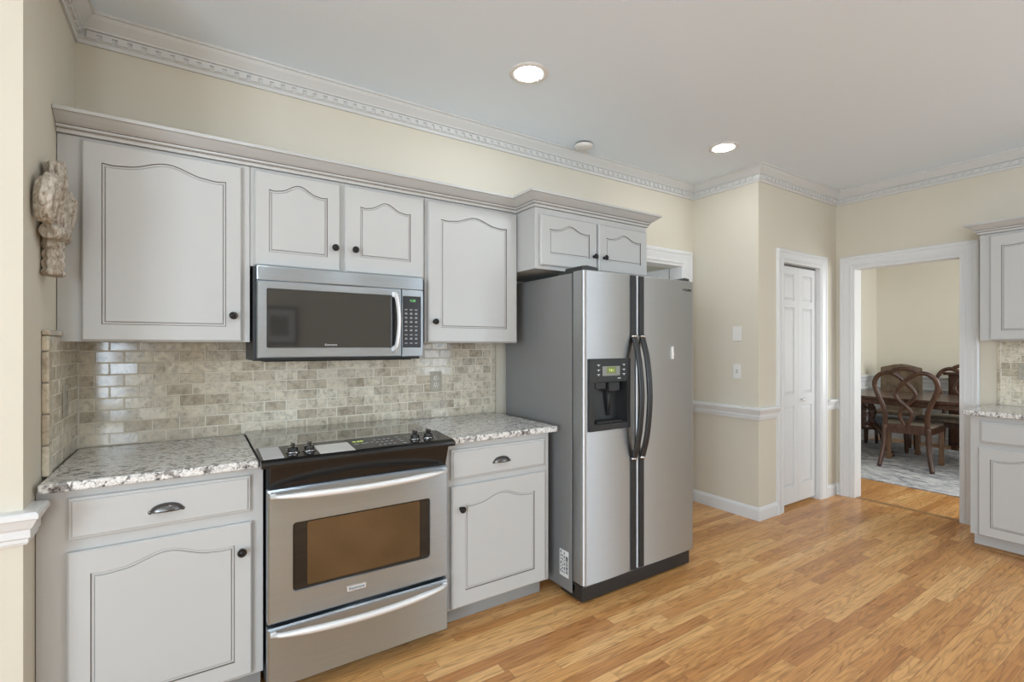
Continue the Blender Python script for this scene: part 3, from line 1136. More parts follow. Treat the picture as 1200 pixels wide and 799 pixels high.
g = MB()
WZ0, WZ1 = 0.408, 0.668
W1 = framed_slab(g, RX0, RX1, 0.303, 0.802, YD0, YD1, 0.312, 0.872, WZ0, WZ1, 0.012, 0.006, 0.007, 0.012)
od = g.build('door', M['steel'], rg)
g = MB()
g.loops([[(x, -0.660, z) for x, y, z in W1], [(x, -0.6755, z) for x, y, z in W1]])
g.build('window_surround', M['black_gloss'], od)
g = MB()
g.loops([rrect(0.365, 0.825, WZ0 + 0.012, WZ1 - 0.006, 0.008, -0.6753), rrect(0.365, 0.825, WZ0 + 0.012, WZ1 - 0.006, 0.008, -0.6768)])
g.build('window_pane', M['oven_glass'], od)


def bow_handle(z, name, parent, x0=0.240, x1=0.944, y=YD1, out=0.052, r=0.013):
    pts = []
    n = 24
    for i in range(n + 1):
        t = i / n
        k = 4 * t * (1 - t)
        pts.append((x0 + (x1 - x0) * t, y - 0.010 - out * min(1.0, k ** 0.42) * (0.62 + 0.38 * k), z - 0.004 * k))
    g = MB()
    rad = [(r * (0.55 + 0.45 * min(1, 6 * min(i / n, 1 - i / n))), r * (0.8 + 0.2 * min(1, 6 * min(i / n, 1 - i / n)))) for i in range(n + 1)]
    g.tube(pts, rad, (0, 0, 1), 14)
    for x in (x0 + 0.005, x1 - 0.005):
        g.box(x - 0.010, x + 0.010, y - 0.016, y + 0.001, z - 0.010, z + 0.010, bevel=0.004)
    return g.build(name, M['satin'], parent)


bow_handle(0.783, 'handle', od)
g = MB()
g.box(0.512, 0.590, YD1 - 0.0015, YD1 + 0.001, 0.350, 0.376, bevel=0.002)
g.box(0.514, 0.588, YD1 - 0.0018, YD1, 0.353, 0.373, 1)
bdg = g.build('badge', [M['chrome'], M['pad']], od)
text('badge_lettering', 'Kenmore', 0.016, (0.551, YD1 - 0.0022, 0.363), (1, 0, 0), (0, 0, 1), M['ink'], od, 0.0003)
# storage drawer
g = MB()
rc = lambda d, y_: [(RX0 + d, y_, 0.062 + d), (RX1 - d, y_, 0.062 + d), (RX1 - d, y_, 0.288 - d), (RX0 + d, y_, 0.288 - d)]
g.loops([rc(0, YD0), rc(0, YD1 + 0.006), rc(0.006, YD1)])
dw = g.build('drawer', M['steel'], rg)
bow_handle(0.272, 'handle', dw, y=YD1)

# ================================================================ over-the-range microwave
mw = thing('microwave', 'stainless over-the-range microwave mounted under the short cabinet, above the stove', 'microwave', (0.587, -0.2, 1.285))
MX0, MX1, MZ0, MZ1 = 0.217, 0.957, 1.288, 1.676
MY = -0.402
g = MB()
g.box(0.208, 0.955, -0.360, -0.003, 1.275, 1.678)
g.box(0.25, 0.92, -0.34, -0.06, 1.270, 1.275)
g.build('body', M['charcoal'], mw, bevel=0.003)
g = MB()
g.box(MX0, MX1, MY, -0.361, 1.616, MZ1)
g.build('vent_grille', M['steel'], mw, bevel=0.004)
SEAM = 0.846
g = MB()
W1 = framed_slab(g, MX0, SEAM - 0.001, MZ0, 1.6145, -0.361, MY, 0.254, 0.832, 1.330, 1.583, 0.006, 0.005, 0.004)
md_ = g.build('door', M['steel'], mw)
g = MB()
g.loops([[(x, -0.38, z) for x, y, z in W1], [(x, -0.3985, z) for x, y, z in W1]])
g.build('window_pane', M['mw_glass'], md_)
g = MB()
g.box(0.797, 0.829, -0.3995, -0.398, 1.334, 1.579)
g.build('window_border', M['black_gloss'], md_)
text('door_lettering', 'Kenmore', 0.014, (0.515, -0.3992, 1.344), (1, 0, 0), (0, 0, 1), M['mark'], md_, 0.0003)
pts = spline([(0.806, MY - 0.004, 1.588), (0.812, MY - 0.030, 1.560), (0.818, MY - 0.040, 1.46), (0.812, MY - 0.030, 1.350), (0.803, MY - 0.004, 1.322)], 6)
g = MB()
g.tube(pts, (0.009, 0.0145), (1, 0, 0), 12)
for zz in (1.586, 1.324):
    g.box(0.795, 0.815, MY - 0.014, MY + 0.004, zz - 0.012, zz + 0.012, bevel=0.004)
g.build('handle', M['satin'], md_)
g = MB()
W1 = framed_slab(g, SEAM + 0.001, MX1, MZ0, 1.6145, -0.361, MY, 0.849, 0.944, 1.330, 1.583, 0.004, 0.004, 0.003)
cpn = g.build('control_panel', M['steel'], mw)
g = MB()
g.loops([[(x, -0.38, z) for x, y, z in W1], [(x, -0.399, z) for x, y, z in W1]])
g.build('keypad', M['panel_black'], cpn)
for i in range(3):
    for j in range(9):
        g = MB()
        x = 0.861 + i * 0.026
        z = 1.350 + j * 0.0205
        g.box(x, x + 0.014, -0.3998, -0.3988, z, z + 0.0050)
        if j in (1, 3, 5, 6, 7):
            g.box(x + 0.003, x + 0.011, -0.3998, -0.3988, z + 0.0045, z + 0.009)
        g.build('key', M['mark_grey'], cpn)
text('clock_digits', '4:38', 0.017, (0.902, -0.3996, 1.561), (1, 0, 0), (0, 0, 1), M['green'], cpn, 0.0003)

# ================================================================ refrigerator
fr = thing('refrigerator', 'stainless side-by-side refrigerator with black bowed handles and an in-door dispenser', 'refrigerator', (2.1, -0.4, 0))
FX0, FX1 = 1.660, 2.548
g = MB()
g.box(FX0 + 0.004, FX1 - 0.004, -0.700, -0.055, 0.035, 1.722)
g.build('case', M['fridge_side'], fr, bevel=0.004)
g = MB()
g.box(FX0 + 0.012, FX1 - 0.012, -0.716, -0.690, 0.05, 1.715)
g.build('door_gasket', M['black'], fr)
FZ0, FZ1, FYB, FYF = 0.108, 1.728, -0.716, -0.802


def fridge_door(x0, x1, name, hole=None):
    """door with rounded outer vertical edges and a gently crowned front"""
    n = 10
    prof = [(x0, FYB)]
    r = 0.022
    for i in range(n + 1):
        a = PI - PI / 2 * i / n
        prof.append((x0 + r + r * math.cos(a), FYF + r - r * math.sin(a)))
    for i in range(1, 12):
        t = i / 12
        prof.append((x0 + r + (x1 - x0 - 2 * r) * t, FYF - 0.004 * 4 * t * (1 - t)))
    for i in range(n + 1):
        a = PI / 2 - PI / 2 * i / n
        prof.append((x1 - r + r * math.cos(a), FYF + r - r * math.sin(a)))
    prof.append((x1, FYB))
    g = MB()
    g.prism(prof, 'z', FZ0, FZ1)
    return g.build(name, M['steel_v'], fr, bevel=0.004, angle=1.0)


MIDX = 2.047
dl = fridge_door(FX0, MIDX - 0.004, 'freezer_door')
drr = fridge_door(MIDX + 0.004, FX1, 'fridge_door')
YS = FYF - 0.002
for x0, x1, par in ((1.996, 2.034, dl), (2.060, 2.098, drr)):
    xc = (x0 + x1) / 2
    for za, zb in ((FZ0 + 0.006, 0.722), (1.394, FZ1 - 0.003)):
        g = MB()
        g.box(x0, x1, YS - 0.006, YS + 0.004, za, zb, bevel=0.003)
        g.build('handle_strip', M['charcoal'], par)
    pts = spline([(xc, YS - 0.006, 1.398), (xc, YS - 0.018, 1.36), (xc, YS - 0.046, 1.25), (xc, YS - 0.062, 1.06), (xc, YS - 0.046, 0.87), (xc, YS - 0.018, 0.755), (xc, YS - 0.006, 0.718)], 8)
    g = MB()
    g.tube(pts, (0.0185, 0.013), (1, 0, 0), 16)
    h = g.build('handle', M['black'], par)
    for zc in (1.392, 0.724):
        g = MB()
        g.tube([(xc, YS - 0.010, zc - 0.005), (xc, YS - 0.010, zc + 0.005)], (0.0195, 0.0140), (1, 0, 0), 16)
        g.build('handle_collar', M['chrome'], par)
# dispenser
disp = None
g = MB()
DX0, DX1, DZ0, DZ1 = 1.690, 1.986, 0.897, 1.272
YDp = FYF - 0.004
cx0, cx1, cz0, cz1 = 1.724, 1.966, 0.930, 1.152
# bezel frame
for a, b, c, d in ((DX0, DX1, cz1, DZ1), (DX0, DX1, DZ0, cz0), (DX0, cx0, cz0, cz1), (cx1, DX1, cz0, cz1)):
    g.box(a, b, YDp - 0.007, YDp + 0.012, c, d)
disp = g.build('dispenser', M['charcoal'], dl, bevel=0.0015)
# alcove: a real recess cut into the door, with a dark five-sided liner
DEP = 0.070
g = MB()
g.box(cx0, cx1, FYF - 0.03, YDp + DEP, cz0, cz1)
cut = g.build('recess_cutter', M['black'])
md = dl.modifiers.new('recess', 'BOOLEAN')
md.operation, md.solver, md.object = 'DIFFERENCE', 'EXACT', cut
bpy.context.view_layer.update()
me = bpy.data.meshes.new_from_object(dl.evaluated_get(bpy.context.evaluated_depsgraph_get()))
dl.modifiers.clear()
dl.data = me
bpy.data.objects.remove(cut)
g = MB()
q = 0.0012
for a, b, c, d, e0, e1 in ((cx0 + q, cx0 + 0.004, YDp, YDp + DEP - q, cz0 + q, cz1 - q), (cx1 - 0.004, cx1 - q, YDp, YDp + DEP - q, cz0 + q, cz1 - q),
                           (cx0 + 0.004, cx1 - 0.004, YDp, YDp + DEP - q, cz0 + q, cz0 + 0.004), (cx0 + 0.004, cx1 - 0.004, YDp, YDp + DEP - q, cz1 - 0.004, cz1 - q),
                           (cx0 + 0.004, cx1 - 0.004, YDp + DEP - 0.006, YDp + DEP - q, cz0 + 0.004, cz1 - 0.004)):
    g.box(a, b, c, d, e0, e1)
g.build('alcove', M['black'], dl)
yb_ = YDp + DEP - 0.006
g = MB()
g.box(cx0 + 0.015, cx0 + 0.090, YDp + 0.004, yb_, 1.112, 1.1475, 0, bevel=0.004)
g.build('water_spout', M['charcoal'], dl)
g = MB()
g.box(cx0 + 0.120, cx0 + 0.200, YDp + 0.010, yb_, 1.095, 1.1475, 0, bevel=0.006)
g.build('ice_chute', M['charcoal'], dl)
g = MB()
g.box(cx0 + 0.030, cx1 - 0.030, YDp + 0.004, yb_, cz0 + 0.0042, cz0 + 0.012, bevel=0.002)
g.build('drip_tray', M['charcoal'], dl)
g = MB()
g.tube([(cx0 + 0.150, yb_ - 0.022, 1.10), (cx0 + 0.152, yb_ - 0.020, 1.05), (cx0 + 0.160, yb_ - 0.004, 0.965)], (0.014, 0.004), (1, 0, 0), 8)
g.build('paddle', M['charcoal'], dl)
g = MB()
g.box(1.779, 1.905, YDp - 0.0082, YDp - 0.0065, 1.182, 1.232, 0)
g.box(1.808, 1.876, YDp - 0.0088, YDp - 0.008, 1.194, 1.229, 1)
lc = g.build('display', [M['lcd'], M['lcd_lime']], dl)
text('display_digits', '7:8:1', 0.020, (1.842, YDp - 0.0093, 1.210), (1, 0, 0), (0, 0, 1), M['lime'], dl, 0.0003)
for x in (1.752, 1.936):
    for z in (1.186, 1.210, 1.236):
        g = MB()
        g.lathe([(0.0036, YDp - 0.008), (0.0036, YDp - 0.0065)], (x, 0, z), 'y', 10)
        g.box(x - 0.011, x + 0.011, YDp - 0.0076, YDp - 0.0066, z + 0.0034, z + 0.0062)
        g.build('button', M['mark'], dl)
g = MB()
g.box(1.89, 1.912, YDp - 0.0076, YDp - 0.0066, 1.165, 1.170)
g.build('printed_mark', M['mark'], dl)
text('brand_lettering', 'SAMSUNG', 0.021, (2.470, FYF - 0.0022, 1.672), (1, 0, 0), (0, 0, 1), M['ink'], drr, 0.0004)
# hinge covers, toe grille, energy sticker
g = MB()
g.prism([(FX0 + 0.01, 1.722), (FX0 + 0.01, 1.752), (FX0 + 0.05, 1.758), (FX0 + 0.12, 1.752), (FX0 + 0.13, 1.730), (FX0 + 0.13, 1.722)], 'y', -0.775, -0.640)
g.build('hinge_cover', M['black'], fr, bevel=0.004)
g = MB()
g.prism([(FX1 - 0.13, 1.722), (FX1 - 0.13, 1.732), (FX1 - 0.05, 1.752), (FX1 - 0.01, 1.748), (FX1 - 0.01, 1.722)], 'y', -0.775, -0.640)
g.build('hinge_cover', M['black'], fr, bevel=0.004)
g = MB()
g.box(FX0 + 0.01, FX1 - 0.01, -0.640, -0.58, 1.722, 1.736)
g.build('top_rail', M['black'], fr, bevel=0.003)
g = MB()
g.box(FX0 + 0.012, FX1 - 0.008, -0.775, -0.60, 0.012, 0.094, bevel=0.008)
g.build('toe_grille', M['black'], fr)
for x, y, m_ in ((FX0 + 0.035, -0.72, 'chrome'), (FX1 - 0.04, -0.72, 'chrome'), (FX0 + 0.05, -0.12, 'black'), (FX1 - 0.05, -0.12, 'black')):
    g = MB()
    g.lathe([(0.016, 0.0), (0.016, 0.036)], (x, y, 0), 'z', 14, mis=[0, 0])
    g.build('foot', M[m_], fr)
g = MB()
sx = FX0 + 0.004
g.box(sx - 0.0012, sx + 0.0005, -0.678, -0.603, 0.102, 0.242, 0)
for i in range(22):
    w_ = 0.0016 if random.random() < 0.5 else 0.003
    zz = 0.122 + i * 0.0043
    g.box(sx - 0.0018, sx - 0.001, -0.674, -0.654, zz, zz + w_, 1)
for j in range(3):
    z = 0.120
    while z < 0.222:
        L = random.uniform(0.006, 0.018)
        g.box(sx - 0.0018, sx - 0.001, -0.646 + j * 0.014, -0.640 + j * 0.014, z, z + L, 1)
        z += L + 0.008
g.build('barcode_sticker', [M['paper'], M['ink']], fr)
g = MB()
g.box(2.330, 2.341, FYF - 0.016, FYF - 0.002, 1.262, 1.336, bevel=0.003)
g.box(2.341, 2.350, FYF - 0.012, FYF - 0.002, 1.286, 1.298, bevel=0.002)
tag(g.build('white_bar', M['plastic_white']), 'small white upright bar on the right refrigerator door', 'hook')  # plain white upright bar with a small side stub

# ================================================================ right-hand wall run
b3 = thing('base_cabinet', 'white-grey base cabinet at the right edge, right of the dining doorway', 'cabinet', (4.58, -1.95, 0), 'pale grey base cabinets')
RY0, RY1 = 1.636, 2.262
g = MB(RIGHT)
g.box(RY0, RY1, 0.002, 0.570, 0.105, CT0 - 0.001)
g.box(RY0 + 0.001, RY1 - 0.001, 0.002, 0.490, 0.0, 0.105)
g.build('carcass', M['cab'], b3, bevel=0.0012)
drawer_front(RIGHT, RY0 + 0.050, RY1 - 0.035, 0.712, 0.848, 0.571, 0.590, b3)
cabinet_door(RIGHT, RY0 + 0.042, RY1 - 0.030, 0.108, 0.682, 0.571, 0.590, b3, knob=(RY1 - 0.06, 0.58))
g = MB(RIGHT)
g.prism([(0.490, 0.0), (0.508, 0.0), (0.506, 0.012), (0.490, 0.020)], 'x', RY0 - 0.006, RY1)
g.build('shoe_moulding', M['shoe'], b3)
c5 = thing('upper_cabinet', 'pale grey wall cabinet at the right edge, above the small right-hand countertop', 'cabinet', (4.7, -1.95, 1.375), 'pale grey wall cabinets')
g = MB(RIGHT)
g.box(RY0 - 0.014, RY1, 0.002, 0.310, 1.375, UT)
g.build('carcass', M['cab'], c5, bevel=0.0012)
cabinet_door(RIGHT, RY0 + 0.040, RY1 - 0.035, 1.380, 2.090, 0.311, 0.330, c5, knob=(RY1 - 0.06, 1.48))
g = MB(RIGHT)
g.sweep([(RY1 - 0.002, 0.310, 0), (RY0 - 0.014, 0.310, 0), (RY0 - 0.014, 0.001, 0)], [(a, h + 0.004) for a, h in CABCROWN], flip=-1, mis=CCM)
g.box(RY0 - 0.012, RY1, 0.002, 0.308, UT + 0.002, UT + 0.014)
tag(g.build('cabinet_crown_moulding', [M['cab'], M['glaze']]), 'short crown moulding on top of the cabinet at the right edge', 'moulding')
g = MB(RIGHT)
g.box(RY0 - 0.030, RY1, 0.012, 0.608, CT0, CT1)
tag(g.build('countertop', M['granite'], bevel=0.006, seg=3), 'short speckled granite countertop at the right edge beside the dining doorway', 'countertop', 'speckled grey granite countertops')
g = MB(RIGHT)
g.box(RY0 + 0.012, RY1, 0.0005, 0.0084, CT1 + 0.0008, 1.374, 1)
tile_field(g, RY0 + 0.030, RY1, CT1 + 0.001, 1.374)
z = CT1 + 0.001
while z < 1.37:
    g.box(RY0 + 0.008, RY0 + 0.027, 0.0005, 0.0115, z, min(z + 0.148, 1.374), 0, bevel=0.002)
    z += 0.151
struct(g.build('wall_backsplash_right', [M['tile'], M['grout']]))

# ================================================================ electrical plates


def outlet(T, x, z, y, plate_mat, face_mat, label, w=0.072, h=0.118):
    t = thing('wall_outlet', label, 'outlet', tuple((T @ Vector((x, y, z)))))
    g = MB(T)
    g.box(x - w / 2, x + w / 2, y, y + 0.005, z - h / 2, z + h / 2, bevel=0.002)
    g.build('cover_plate', plate_mat, t)
    for s in (-1, 1):
        g = MB(T)
        zc = z + s * 0.0195
        g.lathe([(0.0165, y + 0.004), (0.0165, y + 0.0066), (0.015, y + 0.0072), (0.0001, y + 0.0072)], (x, 0, zc), 'y', 20)
        for sx_ in (-0.006, 0.006):
            g.box(x + sx_ - 0.0016, x + sx_ + 0.0016, y + 0.0068, y + 0.0076, zc - 0.001, zc + 0.008, 1)
        g.lathe([(0.0028, y + 0.0066), (0.0028, y + 0.0077)], (x, 0, zc - 0.0085), 'y', 10, mis=[1, 1])
        g.build('receptacle', [face_mat, M['ink']], t)
    return t


outlet(BACK, 1.201, 1.128, 0.0100, M['stone_plate'], M['plastic_ivory'], 'stone-coloured outlet plate with ivory sockets on the tile right of the stove')
outlet(LEFT, -0.255, 1.135, 0.0100, M['stone_plate'], M['stone_plate'], 'stone-coloured outlet on the tiled left side wall above the corner countertop')
outlet(RIGHT, 1.790, 1.160, 0.0100, M['stone_plate'], M['stone_plate'], 'stone-coloured outlet on the tile under the cabinet at the right edge')
t = thing('blank_plate', 'white blank wall plate above the light switch beside the pantry corner', 'wall plate', tuple(SWITCH @ Vector((0.41, 0, 1.435))))
g = MB(SWITCH)
g.box(0.372, 0.448, 0.0005, 0.006, 1.377, 1.493, bevel=0.003)
g.build('cover_plate', M['plastic_white'], t)
for z in (1.405, 1.465):
    g = MB(SWITCH)
    g.lathe([(0.004, 0.0055), (0.004, 0.0066), (0.0001, 0.007)], (0.41, 0, z), 'y', 10)
    g.build('screw', M['plastic_white'], t)
t = thing('light_switch', 'white single toggle light switch below the blank plate beside the pantry corner', 'light switch', tuple(SWITCH @ Vector((0.41, 0, 1.136))))
g = MB(SWITCH)
g.box(0.374, 0.446, 0.0005, 0.006, 1.078, 1.194, bevel=0.003)
g.build('cover_plate', M['plastic_white'], t)
g = MB(SWITCH)
g.box(0.404, 0.416, 0.0055, 0.007, 1.122, 1.150, 1)
g.box(0.406, 0.414, 0.006, 0.016, 1.130, 1.140, 0, bevel=0.002)
g.build('toggle', [M['plastic_white'], M['mark_grey']], t)

# ================================================================ ceiling fittings
def downlight(x, y, label=None):
    if label:
        t = thing('recessed_light', label, 'ceiling light', (x, y, CEIL), 'recessed ceiling lights')
    else:
        t = struct(thing('added_ceiling_lamp', None, None, (x, y, CEIL)))  # unlabelled lamps are out of view, added for the light they give
    g = MB()
    g.lathe([(0.071, CEIL - 0.001), (0.098, CEIL - 0.001), (0.096, CEIL - 0.006), (0.080, CEIL - 0.009), (0.071, CEIL - 0.006)], (x, y, 0), 'z', 40, smooth=True)
    g.build('trim_ring', M['plastic_white'], t)
    g = MB()
    g.lathe([(0.0715, CEIL - 0.0005), (0.0715, CEIL - 0.005), (0.06, CEIL - 0.009), (0.03, CEIL - 0.011), (0.001, CEIL - 0.0115)], (x, y, 0), 'z', 40)
    g.build('lens', M['lamp'], t)
    return t


downlight(1.412, -0.668, 'round lit recessed ceiling light nearer the camera, over the floor before the stove')
downlight(3.072, -0.652, 'round lit recessed ceiling light farther off, in front of the pantry corner')
downlight(0.22, -1.62)  # unseen lamp added to brighten the left wall
downlight(1.18, -2.75)  # unseen added lamp, placed for the streak on the range front
downlight(3.072, -2.75)  # unseen lamp added to brighten the floor
downlight(3.072, -4.6)  # another unseen lamp added for floor light
t = thing('smoke_detector', 'small white round smoke detector on the ceiling near the crown moulding', 'smoke detector', (2.222, -0.165, CEIL))
g = MB()
g.lathe([(0.052, CEIL - 0.0005), (0.052, CEIL - 0.007), (0.047, CEIL - 0.008)], (2.222, -0.165, 0), 'z', 32)
g.build('base', M['charcoal'], t)
g = MB()
g.lathe([(0.060, CEIL - 0.009), (0.062, CEIL - 0.014), (0.058, CEIL - 0.027), (0.045, CEIL - 0.033), (0.001, CEIL - 0.034)], (2.222, -0.165, 0), 'z', 32)
g.build('cover', M['plastic_white'], t)

# ================================================================ carved wall ornament (left wall)
ca = thing('carved_ornament', 'weathered whitewashed wooden fleur-de-lis carving hung on the left wall', 'wall ornament', (LEFT_X, -0.53, 1.58))
CYc = -0.53


def LW(dy, out, z):
    return (LEFT_X + out, CYc + dy, 1.568 + (z - 1.585) * 0.845)


g = MB()
g.tube(spline([LW(0, 0.030, 1.74), LW(0, 0.036, 1.83), LW(0, 0.038, 1.92), LW(0.0, 0.036, 1.985), LW(0, 0.030, 2.025)], 6),
       [(0.024, 0.028 + 0.034 * math.sin(PI * min(1, 0.15 + 0.85 * i / 24)) if i < 24 else 0.006) for i in range(25)], (1, 0, 0), 28, flute=0.14, nf=7)
g.build('centre_petal', M['carving'], ca)
for s in (-1, 1):
    g = MB()
    pts = spline([LW(s * 0.02, 0.028, 1.735), LW(s * 0.040, 0.034, 1.82), LW(s * 0.072, 0.040, 1.895), LW(s * 0.105, 0.040, 1.91), LW(s * 0.128, 0.036, 1.86), LW(s * 0.122, 0.032, 1.80), LW(s * 0.100, 0.032, 1.775)], 5)
    n = len(pts)
    g.tube(pts, [(0.020 + 0.008 * math.sin(PI * i / (n - 1)), 0.015 + 0.016 * math.sin(PI * i / (n - 1))) for i in range(n)], (1, 0, 0), 28, flute=0.14, nf=7)
    g.build('side_petal', M['carving'], ca)
g = MB()
g.tube([LW(-0.085, 0.03, 1.742), LW(-0.05, 0.044, 1.745), LW(0, 0.05, 1.746), LW(0.05, 0.044, 1.745), LW(0.085, 0.03, 1.742)], (0.024, 0.024), (0, 0, 1), 12)
g.build('band', M['carving'], ca)
g = MB()
rad = []
pts = []
for i in range(13):
    z = 1.585 + 0.15 * i / 12
    pts.append(LW(0, 0.028, z))
    rad.append((0.026 + 0.003 * math.sin(i * 2.2), 0.046 + 0.006 * math.sin(i * 2.2) - 0.016 * math.sin(PI * i / 12)))
g.tube(pts, rad, (1, 0, 0), 28, flute=0.10, nf=7)
g.build('stem', M['carving'], ca)

# picture on the wall behind the camera (seen mirrored in the microwave door)
t = thing('framed_picture', 'dark-framed picture seen mirrored in the microwave door glass', 'picture', (0.98, REAR_Y, 1.55))
g = MB()
PX0, PX1, PZ0, PZ1 = 0.74, 1.22, 1.35, 1.88
for a, b, c, d in ((PX0, PX1, PZ0, PZ0 + 0.04), (PX0, PX1, PZ1 - 0.04, PZ1), (PX0, PX0 + 0.04, PZ0 + 0.04, PZ1 - 0.04), (PX1 - 0.04, PX1, PZ0 + 0.04, PZ1 - 0.04)):
    g.box(a, b, REAR_Y + 0.002, REAR_Y + 0.028, c, d)
g.build('frame', M['bronze'], t)
g = MB()
g.box(PX0 + 0.04, PX1 - 0.04, REAR_Y + 0.004, REAR_Y + 0.014, PZ0 + 0.04, PZ1 - 0.04)
g.build('mat', M['paper'], t)
g = MB()
g.box(PX0 + 0.12, PX1 - 0.12, REAR_Y + 0.014, REAR_Y + 0.016, PZ0 + 0.12, PZ1 - 0.12)
g.build('print', M['picture'], t)

# ================================================================ dining room
g = MB()
g.box(5.655, 8.10, -2.7, 0.36, 0.0005, 0.009)
tag(g.build('rug', M['rug'], bevel=0.003), 'distressed grey and blue area rug under the dining table', 'rug')
RZ = 0.0095


def dining_chair(label):
    """open-back chair facing +x, origin on the floor under the seat centre"""
    t = thing('dining_chair', label, 'chair', (0, 0, 0), 'carved open-back dining chairs')
    for s in (-1, 1):
        g = MB()
        g.tube(spline([(-0.315, s * 0.225, 0.0), (-0.285, s * 0.205, 0.12), (-0.262, s * 0.190, 0.28), (-0.255, s * 0.185, 0.46)], 6),
               [(0.021 + 0.006 * i / 18, 0.021 + 0.008 * i / 18) for i in range(19)], (0, 1, 0), 12)
        for v in g.bm.verts:
            v.co.z = max(0.0, v.co.z)
        g.build('leg', M['wood_chair'], t)
    for s in (-1, 1):
        g = MB()
        g.box(0.215, 0.258, s * 0.235 - 0.021, s * 0.235 + 0.021, 0.0, 0.40, bevel=0.006)
        g.box(0.208, 0.264, s * 0.235 - 0.027, s * 0.235 + 0.027, 0.0, 0.05, bevel=0.008)
        g.build('leg', M['wood_mid'], t)
    g = MB()
    z0, z1 = 0.375, 0.435
    P = [(-0.26, -0.20), (0.262, -0.26), (0.262, 0.26), (-0.26, 0.20)]
    g.loops([[(x, y, z0) for x, y in P], [(x, y, z1) for x, y in P]])
    g.build('seat_frame', M['wood_chair'], t, bevel=0.006)
    g = MB()
    rings = []
    for k, (sc, z) in enumerate(((1.0, 0.436), (1.02, 0.452), (1.0, 0.470), (0.9, 0.484), (0.6, 0.492))):
        rings.append([((x + 0.0) * sc * 0.96, y * sc * 0.97, z) for x, y in [(-0.22, -0.195), (0.0, -0.225), (0.262, -0.255), (0.275, 0.0), (0.262, 0.255), (0.0, 0.225), (-0.22, 0.195), (-0.235, 0)]])
    g.loops(rings, smooth=True)
    g.build('seat_cushion', M['seat_fabric'], t)
    # pierced back: two ribbons that cross at the centre, plus a crest
    bx = lambda z: -0.255 - 0.13 * max(0, z - 0.45) ** 1.1
    rib = [(0.185, 0.44), (0.178, 0.54), (0.195, 0.66), (0.245, 0.80), (0.268, 0.91), (0.235, 0.995), (0.17, 1.035), (0.10, 1.03), (0.03, 0.975), (-0.04, 0.895), (-0.085, 0.81),
           (-0.05, 0.735), (0.0, 0.685), (0.042, 0.625), (0.050, 0.565), (0.028, 0.50), (0.0, 0.455)]
    g = MB()
    for s in (-1, 1):
        pts = spline([(bx(z) + (0.004 * s), s * a, z) for a, z in rib], 6)
        g.tube(pts, [(0.013, 0.0245 if i < 55 else 0.019) for i in range(len(pts))], (1, 0, 0), 10)
    g.tube(spline([(bx(z), a, z) for a, z in ((-0.13, 1.03), (-0.08, 1.068), (0, 1.085), (0.08, 1.068), (0.13, 1.03))], 6), (0.013, 0.023), (1, 0, 0), 10)
    g.box(-0.268, -0.242, -0.185, 0.185, 0.43, 0.475)
    g.build('backrest', M['wood_chair'], t)
    return t


def copy_thing(root, label):
    r = root.copy()
    COL.objects.link(r)
    r['label'] = label
    for ch in list(root.children):
        c = ch.copy()
        COL.objects.link(c)
        c.parent = r
    return r


ch1 = dining_chair('carved open-back dining chair nearest the doorway, back towards the kitchen')
ch1.location = (6.69, -0.555, 0.0115)
ch1.rotation_euler = (0, 0, math.radians(9))
ch2 = copy_thing(ch1, 'carved open-back dining chair across the table, partly hidden by the doorway casing')
ch2.location = (7.60, -0.665, 0.0115)
ch2.rotation_euler = (0, 0, PI - 0.12)

dt = thing('dining_table', 'long dark polished wood dining table on carved pedestals beyond the doorway', 'table', (7.02, -0.9, RZ))
g = MB()
g.box(6.50, 7.52, -2.3, 0.22, 0.728, 0.760, bevel=0.008)
g.build('tabletop', M['wood_dark'], dt)
g = MB()
g.box(6.52, 7.50, -2.28, 0.20, 0.672, 0.7275)
g.build('apron', M['wood_dark'], dt, bevel=0.006)
for py in (0.02, -1.85):
    g = MB()
    g.lathe([(0.10, 0.30), (0.12, 0.32), (0.11, 0.36), (0.07, 0.42), (0.10, 0.50), (0.085, 0.58), (0.06, 0.62), (0.14, 0.66), (0.15, 0.672)], (7.10, py, 0), 'z', 24)
    pe = g.build('pedestal', M['wood_dark'], dt)
    for k in range(4):
        a = math.radians(250 + 90 * k)
        ca_, sa = math.cos(a), math.sin(a)
        P = [(0.05, 0.36), (0.14, 0.33), (0.22, 0.24), (0.26, 0.12), (0.30, 0.055)]
        pts = spline([(7.10 + r * ca_, py + r * sa, z) for r, z in P], 5)
        g = MB()
        g.tube(pts, [(0.028, 0.036 - 0.014 * i / 20) for i in range(21)], (-sa, ca_, 0), 10)
        g.sphere((7.10 + 0.31 * ca_, py + 0.31 * sa, RZ + 0.036), 0.036, 12, (1.1, 1.1, 0.98))
        g.build('foot', M['wood_dark'], pe)

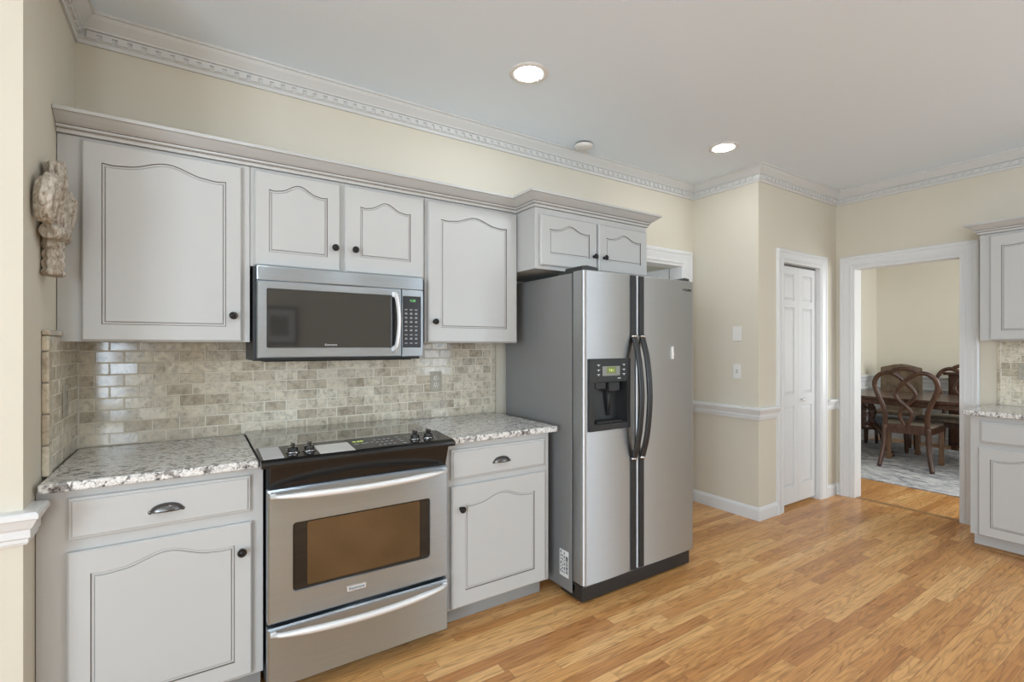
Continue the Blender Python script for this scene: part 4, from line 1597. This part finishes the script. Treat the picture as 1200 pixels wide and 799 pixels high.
bn = thing('dining_bench', 'low grey-cushioned dining bench behind the table, seen under the tabletop', 'bench', (7.6, -0.2, RZ))
BY0, BY1 = -0.33, 0.30
g = MB()
g.box(7.36, 7.74, BY0, BY1, 0.315, 0.425, bevel=0.02, seg=3)
g.build('seat_cushion', M['bench_fabric'], bn)
g = MB()
g.box(7.37, 7.73, BY0 + 0.01, BY1 - 0.01, 0.25, 0.3145)
g.build('seat_frame', M['wood_dark'], bn, bevel=0.005)
for x in (7.70, 7.40):
    for y in (BY0 + 0.04, BY1 - 0.04):
        g = MB()
        g.tube(spline([(x, y, RZ), (x, y, 0.06), (x, y, 0.16), (x, y, 0.249)], 4), [(0.018 + 0.012 * i / 12, 0.018 + 0.012 * i / 12) for i in range(13)], (1, 0, 0), 10)
        g.build('leg', M['wood_dark'], bn)

hc = thing('upholstered_chair', 'tall brown upholstered chair with curved top on the far side of the table', 'chair', (8.0, -0.02, RZ))
g = MB()
HY0, HY1 = -0.235, 0.215
P = [(HY0, 0.40), (HY1, 0.40)]
for i in range(13):
    t_ = 1 - i / 12
    P.append((HY0 + (HY1 - HY0) * t_, 1.045 + 0.045 * math.sin(PI * t_) ** 1.5))
g.prism(P, 'x', 8.03, 8.12)
g.build('backrest', M['host_fabric'], hc, bevel=0.018, seg=3)
g = MB()
g.box(7.76, 8.04, HY0, HY1, 0.36, 0.47, bevel=0.02, seg=3)
g.build('seat_cushion', M['host_fabric'], hc)
for x in (7.80, 8.07):
    for y in (HY0 + 0.04, HY1 - 0.04):
        g = MB()
        g.tube([(x, y, RZ), (x, y, 0.12), (x, y, 0.36)], [(0.017, 0.017), (0.02, 0.02), (0.025, 0.025)], (1, 0, 0), 10)
        g.build('leg', M['wood_dark'], hc)

sb = thing('sideboard', 'dark wood sideboard against the far dining room wall, behind the open-back chair', 'sideboard', (8.28, -1.2, 0))
g = MB()
g.box(8.10, 8.448, -1.95, -0.50, 0.06, 0.965)
g.build('carcass', M['wood_dark'], sb, bevel=0.004)
g = MB()
g.box(8.06, 8.448, -1.99, -0.455, 0.966, 1.0, bevel=0.008)
g.build('top', M['wood_dark'], sb)
for k in range(3):
    g = MB()
    y0 = -1.93 + k * 0.475
    g.box(8.082, 8.099, y0, y0 + 0.455, 0.10, 0.92, bevel=0.004)
    d_ = g.build('door', M['wood_dark'], sb)
    g = MB()
    g.lathe([(0.012, 8.082), (0.012, 8.07), (0.006, 8.066), (0.0001, 8.065)], (0, y0 + 0.42, 0.55), 'x', 12)
    g.build('knob', M['pewter'], d_)
for y in (-1.9, -0.55):
    for x in (8.13, 8.41):
        g = MB()
        g.box(x - 0.025, x + 0.025, y - 0.025, y + 0.025, 0.0, 0.0595)
        g.build('foot', M['wood_dark'], sb)
